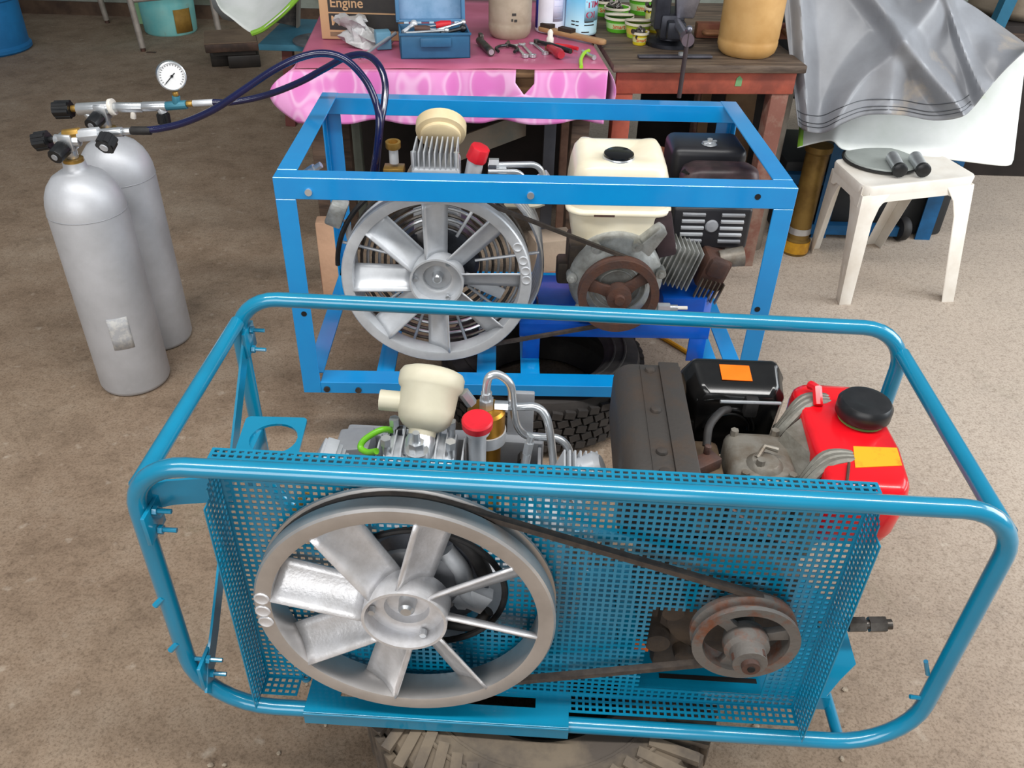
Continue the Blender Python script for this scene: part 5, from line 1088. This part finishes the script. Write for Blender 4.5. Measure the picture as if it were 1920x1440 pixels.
# far right corner, behind the tarp
p = UY(1862, 20, 3.845); t = thing('blue_post', 'dark teal steel post behind the tarpaulin', 'post', (p.x, 3.845, 0)); MB().box((.02, 0, .55), (.05, .05, 1.1), Matrix.Rotation(.12, 3, 'Y')).build('shaft', mat('teal_dark_paint', '#175f7c', .5), t); MB().span((-.09, -.05, 0), (.01, .05, .012)).build('foot', mat('teal_dark_paint', ''), t)
p = UY(1900, 30, 4.0); t = thing('crate', 'dark crate in the far right corner', 'crate', (p.x+.1, 4.1, 0)); MB().span((-.25, -.2, 0), (.3, .3, p.z-.02)).build('body', blk_wood, t, bevel=.004); MB().span((-.26, -.21, p.z-.08), (.31, .31, p.z-.05)).build('slat', wood_d, t)
t = thing('sack', 'beige sack on a dark crate in the far right corner', 'sack', (p.x+.1, 4.1, p.z-.018)); mb = MB(); mb.loft([[Vector((q*1.3*math.cos(a)*(1+.06*math.sin(3*a+z*9)), q*math.sin(a)*(1+.06*math.cos(4*a)), z)) for a in [2*PI*k/24 for k in range(24)]] for z, q in ((0, .14), (.04, .19), (.3, .2), (.55, .19), (.72, .17), (.8, .1), (.86, .06))]).build('bag', mat('beige_jute', '#b0a290', .85, 0, '#9b8c79', 6, bump=.3), t, ang=70); MB().lathe([(.07, .83), (.074, .84), (.07, .85)], (0, 0, 0), (0, 0, 1), 16).build('tie', wood_b, t)
# ------------------------------------------------------------------ left background
c = U(-26, 92); t = thing('plastic_drum', 'blue plastic drum at the far left edge', 'drum', (c.x, c.y, 0)); dm = mat('drum_blue', '#2378b4', .45, 0, '#1d6aa2', 6); 
MB().lathe([(.001, 0), (.262, 0), (.275, .012), (.275, .03), (.262, .045), (.265, .3), (.275, .31), (.275, .33), (.265, .34), (.265, .6), (.275, .61), (.275, .63), (.26, .64), (.255, .85), (.28, .87), (.28, .9), (.001, .9)], (0, 0, 0), (0, 0, 1), 44).build('shell', dm, t); MB().cyl((.12, 0, .9), (.12, 0, .92), .04, n=18).build('bung', dm, t)
mt = mat('stand_grey', '#a59d94', .5, .3, '#8a8078', 10); f1, f2, f3 = U(269, 96), U(414, 78), U(212, 37); f4 = f2+(f3-f1)*.7; f3 = f3-Vector((0, .1, 0))
t = thing('metal_stand', 'thin grey metal stand with rusty feet by the back wall', 'stand', f1); to = [Vector((0, 0, .78))+d_ for d_ in (Vector((-.07, .05, 0)),)]
for f_, (dx, dy) in ((f1, (-.06, .05)), (f2, (-.05, .05)), (f3, (-.04, -.05)), (f4, (-.04, -.05))):
    a = f_-f1; b = a+Vector((dx, dy, .78)); MB().cyl(a+Vector((0, 0, .02)), b, .02, n=12).build('leg', mt, t); MB().cyl(a, a+Vector((0, 0, .02)), .016, n=10).build('foot', rust, t)
MB().cyl(Vector((-.025, .02, .3)), f2-f1+Vector((-.02, .02, .3)), .014, n=10).build('crossbar', mt, t)
tq = [Vector((-.08, .03, .78)), f2-f1+Vector((-.03, .03, .78)), f4-f1+Vector((-.02, -.03, .78)), f3-f1+Vector((-.06, -.03, .78))]; MB().loft([[p for p in tq], [p+Vector((0, 0, .02)) for p in tq]]).build('top', mt, t)
MB().box(U(284, 98, .001)-f1, (.06, .03, .001)).build('rust_patch', rust, t)
c = U(322, 58); t = thing('bucket', 'cyan paint-streaked bucket under the metal stand', 'bucket', (c.x, c.y, 0)); 
MB().lathe([(.001, 0), (.165, 0), (.175, .012), (.18, .12), (.182, .2), (.178, .22), (.185, .24), (.195, .5), (.205, .5), (.205, .52), (.19, .52), (.17, .02), (.001, .02)], (0, 0, 0), (0, 0, 1), 36).build('body', mat('bucket_cyan', '#6fc6c8', .5, 0, '#8fd0cc', 5, (.35, .6), col3='#8fa89c'), t)
MB().loft([[Vector((.183*math.sin(a), -.183*math.cos(a), z)) for z in (.02, .17)] for a in [.55+.7*k/8 for k in range(9)]], caps=False, closed=False).build('ochre_stain', mat('ochre', '#a8833a', .7, 0, '#8c6a2c', 9), t, sol=.001)
p = U(262, 45); t = thing('green_board', 'pale green board leaning on the back wall beside the bucket', 'board', (p.x+.0, p.y+.0, 0)); MB().box((0, .04, .34), (.2, .02, .68), Matrix.Rotation(-.08, 3, 'X') @ Matrix.Rotation(-.2, 3, 'Y')).build('panel', mat('pale_green', '#8fb98a', .7), t)
p = U(398, 131); q2 = U(490, 126); t = thing('battery_box', 'dark oily box with dusty top on the floor by the stand', 'box', p, math.atan2(q2.y-p.y, q2.x-p.x)); L_ = (q2-p).length
oil = mat('oily_black', '#1d1a18', .5, 0, '#2c2622', 8); MB().span((0, .06, 0), (.1, .3, .1)).build('foot_block', oil, t, bevel=.006); MB().span((.1, 0, 0), (L_, .32, .075)).build('lower_body', oil, t, bevel=.008); MB().span((-.02, -.01, .1), (L_, .33, .15)).build('upper_body', mat('rusty_edge', '#3a2c25', .6, 0, '#5a4236', 12), t, bevel=.006); MB().span((-.02, -.008, .15), (L_-.005, .33, .156)).build('dusty_top', mat('dusty_brown', '#7d6a58', .8, 0, '#6a5849', 6), t); MB().span((.02, .02, .075), (L_-.02, .3, .1)).build('neck', oil, t)
# low blue bench with scrap, and the sheet hanging over it
a, b = UY(500, 78, 4.3), UY(640, 78, 4.1); t = thing('low_blue_bench', 'low blue painted bench loaded with scrap behind the pink table', 'bench', (a.x, a.y, 0), 0.); zz = a.z; Lb = b.x-a.x
MB().span((-.03, -.05, zz-.03), (Lb+.2, .5, zz)).build('top', mat('dusty_blue', '#3f7f98', .6, 0, '#376f86', 7), t, bevel=.004)
for x_ in (.08, Lb): MB().box((x_, .02, (zz-.03)/2), (.05, .05, zz-.03), Matrix.Rotation(.08, 3, 'Y')).build('leg', mat('dark_red_leg', '#6a3a34', .7), t)
MB().span((.02, .3, .2), (Lb, .34, .24)).build('stretcher', mat('dark_red_leg', ''), t)
gz = zz+.002
p = UY(540, 40, 4.62); t = thing('fender', 'mottled dark mudguard standing on the low blue bench', 'mudguard', (p.x, 4.62, gz+.014)); MB().box((0, .03, .13), (.12, .02, .28), Matrix.Rotation(-.2, 3, 'X') @ Matrix.Rotation(.15, 3, 'Y')).build('panel', mat('mottled_dark', '#3f3a3a', .6, 0, '#6a625a', 16, (.4, .6)), t, bevel=.004); MB().box((.07, .0, .12), (.012, .05, .28), Matrix.Rotation(.15, 3, 'Y')).build('edge', mat('edge_grey', '#7d766c', .6), t)
p = UY(582, 30, 4.3); t = thing('brake_disc', 'grey metal disc lying on the low blue bench', 'disc', (p.x+.03, 4.33, gz)); MB().lathe([(.001, .03), (.06, .03), (.065, .012), (.13, .012), (.135, .008), (.135, 0), (.001, 0)], (0, 0, .0), (0, -.0, 1), 36).build('disc', mat('disc_grey', '#767a82', .45, .5, '#62656c', 9), t); MB().cyl((0, 0, .03), (0, 0, .05), .03, n=20).build('hub', mat('disc_grey', ''), t)
sheet('hanging_sack', 'white and green plastic sack hanging over the low blue bench', 'sack', [(392, -40), (410, 12), (435, 35), (472, 62), (495, 52), (530, 24), (562, -10), (580, -30)], [(392, -45), (420, -46), (450, -46), (480, -46), (505, -46), (530, -46), (556, -46), (582, -46)], 4.12, 4.5, lambda s_, t_: .04*math.sin(s_*7), mat('white_tarp', ''), 30, 16)
pts = [UY(a, b, 4.1) for a, b in ((472, 63), (495, 53), (530, 25), (562, -9))]
o = MB().tube([p-pts[0] for p in spline(pts, 6)], .012, 8).build('sack_hem', mat('lime_edge', '#9cc93c', .6)); o.location = pts[0]; o.parent = bpy.data.objects['hanging_sack']; o.location = pts[0]-bpy.data.objects['hanging_sack'].location
p = UY(425, 30, 4.7); t = thing('grey_cloth', 'grey rag hanging beside the white sack', 'rag', UY(415, 10, 4.75)); mb = MB(); o_ = t.location
mb.loft([[UY(a, b, 4.72+.02*k)-o_ for k, (a, b) in enumerate(r)] for r in (((388, -30), (400, 15), (418, 36), (445, 42)), ((420, -40), (432, -10), (448, 20), (470, 40)))], caps=False, closed=False).build('rag', mat('rag_grey', '#8f9497', .8), t, sol=.004)
# grit on the floor round the front tyre
gr = MB()
for k in range(90):
    a = random.uniform(0, 2*PI); p = Vector((random.uniform(-.55, .75), random.uniform(.5, 1.1), .003)); s_ = random.uniform(.002, .007)
    if math.hypot(p.x-.068, p.y-.955) < .35: continue
    gr.ball(p, (s_*random.uniform(.7, 1.4), s_, s_*.6), 6, 4)
tag(gr.build('floor_grit', mat('grit', '#a89a88', .9, 0, '#77695a', 30)), 'loose grit and small stones on the concrete floor', 'grit', kind='stuff')
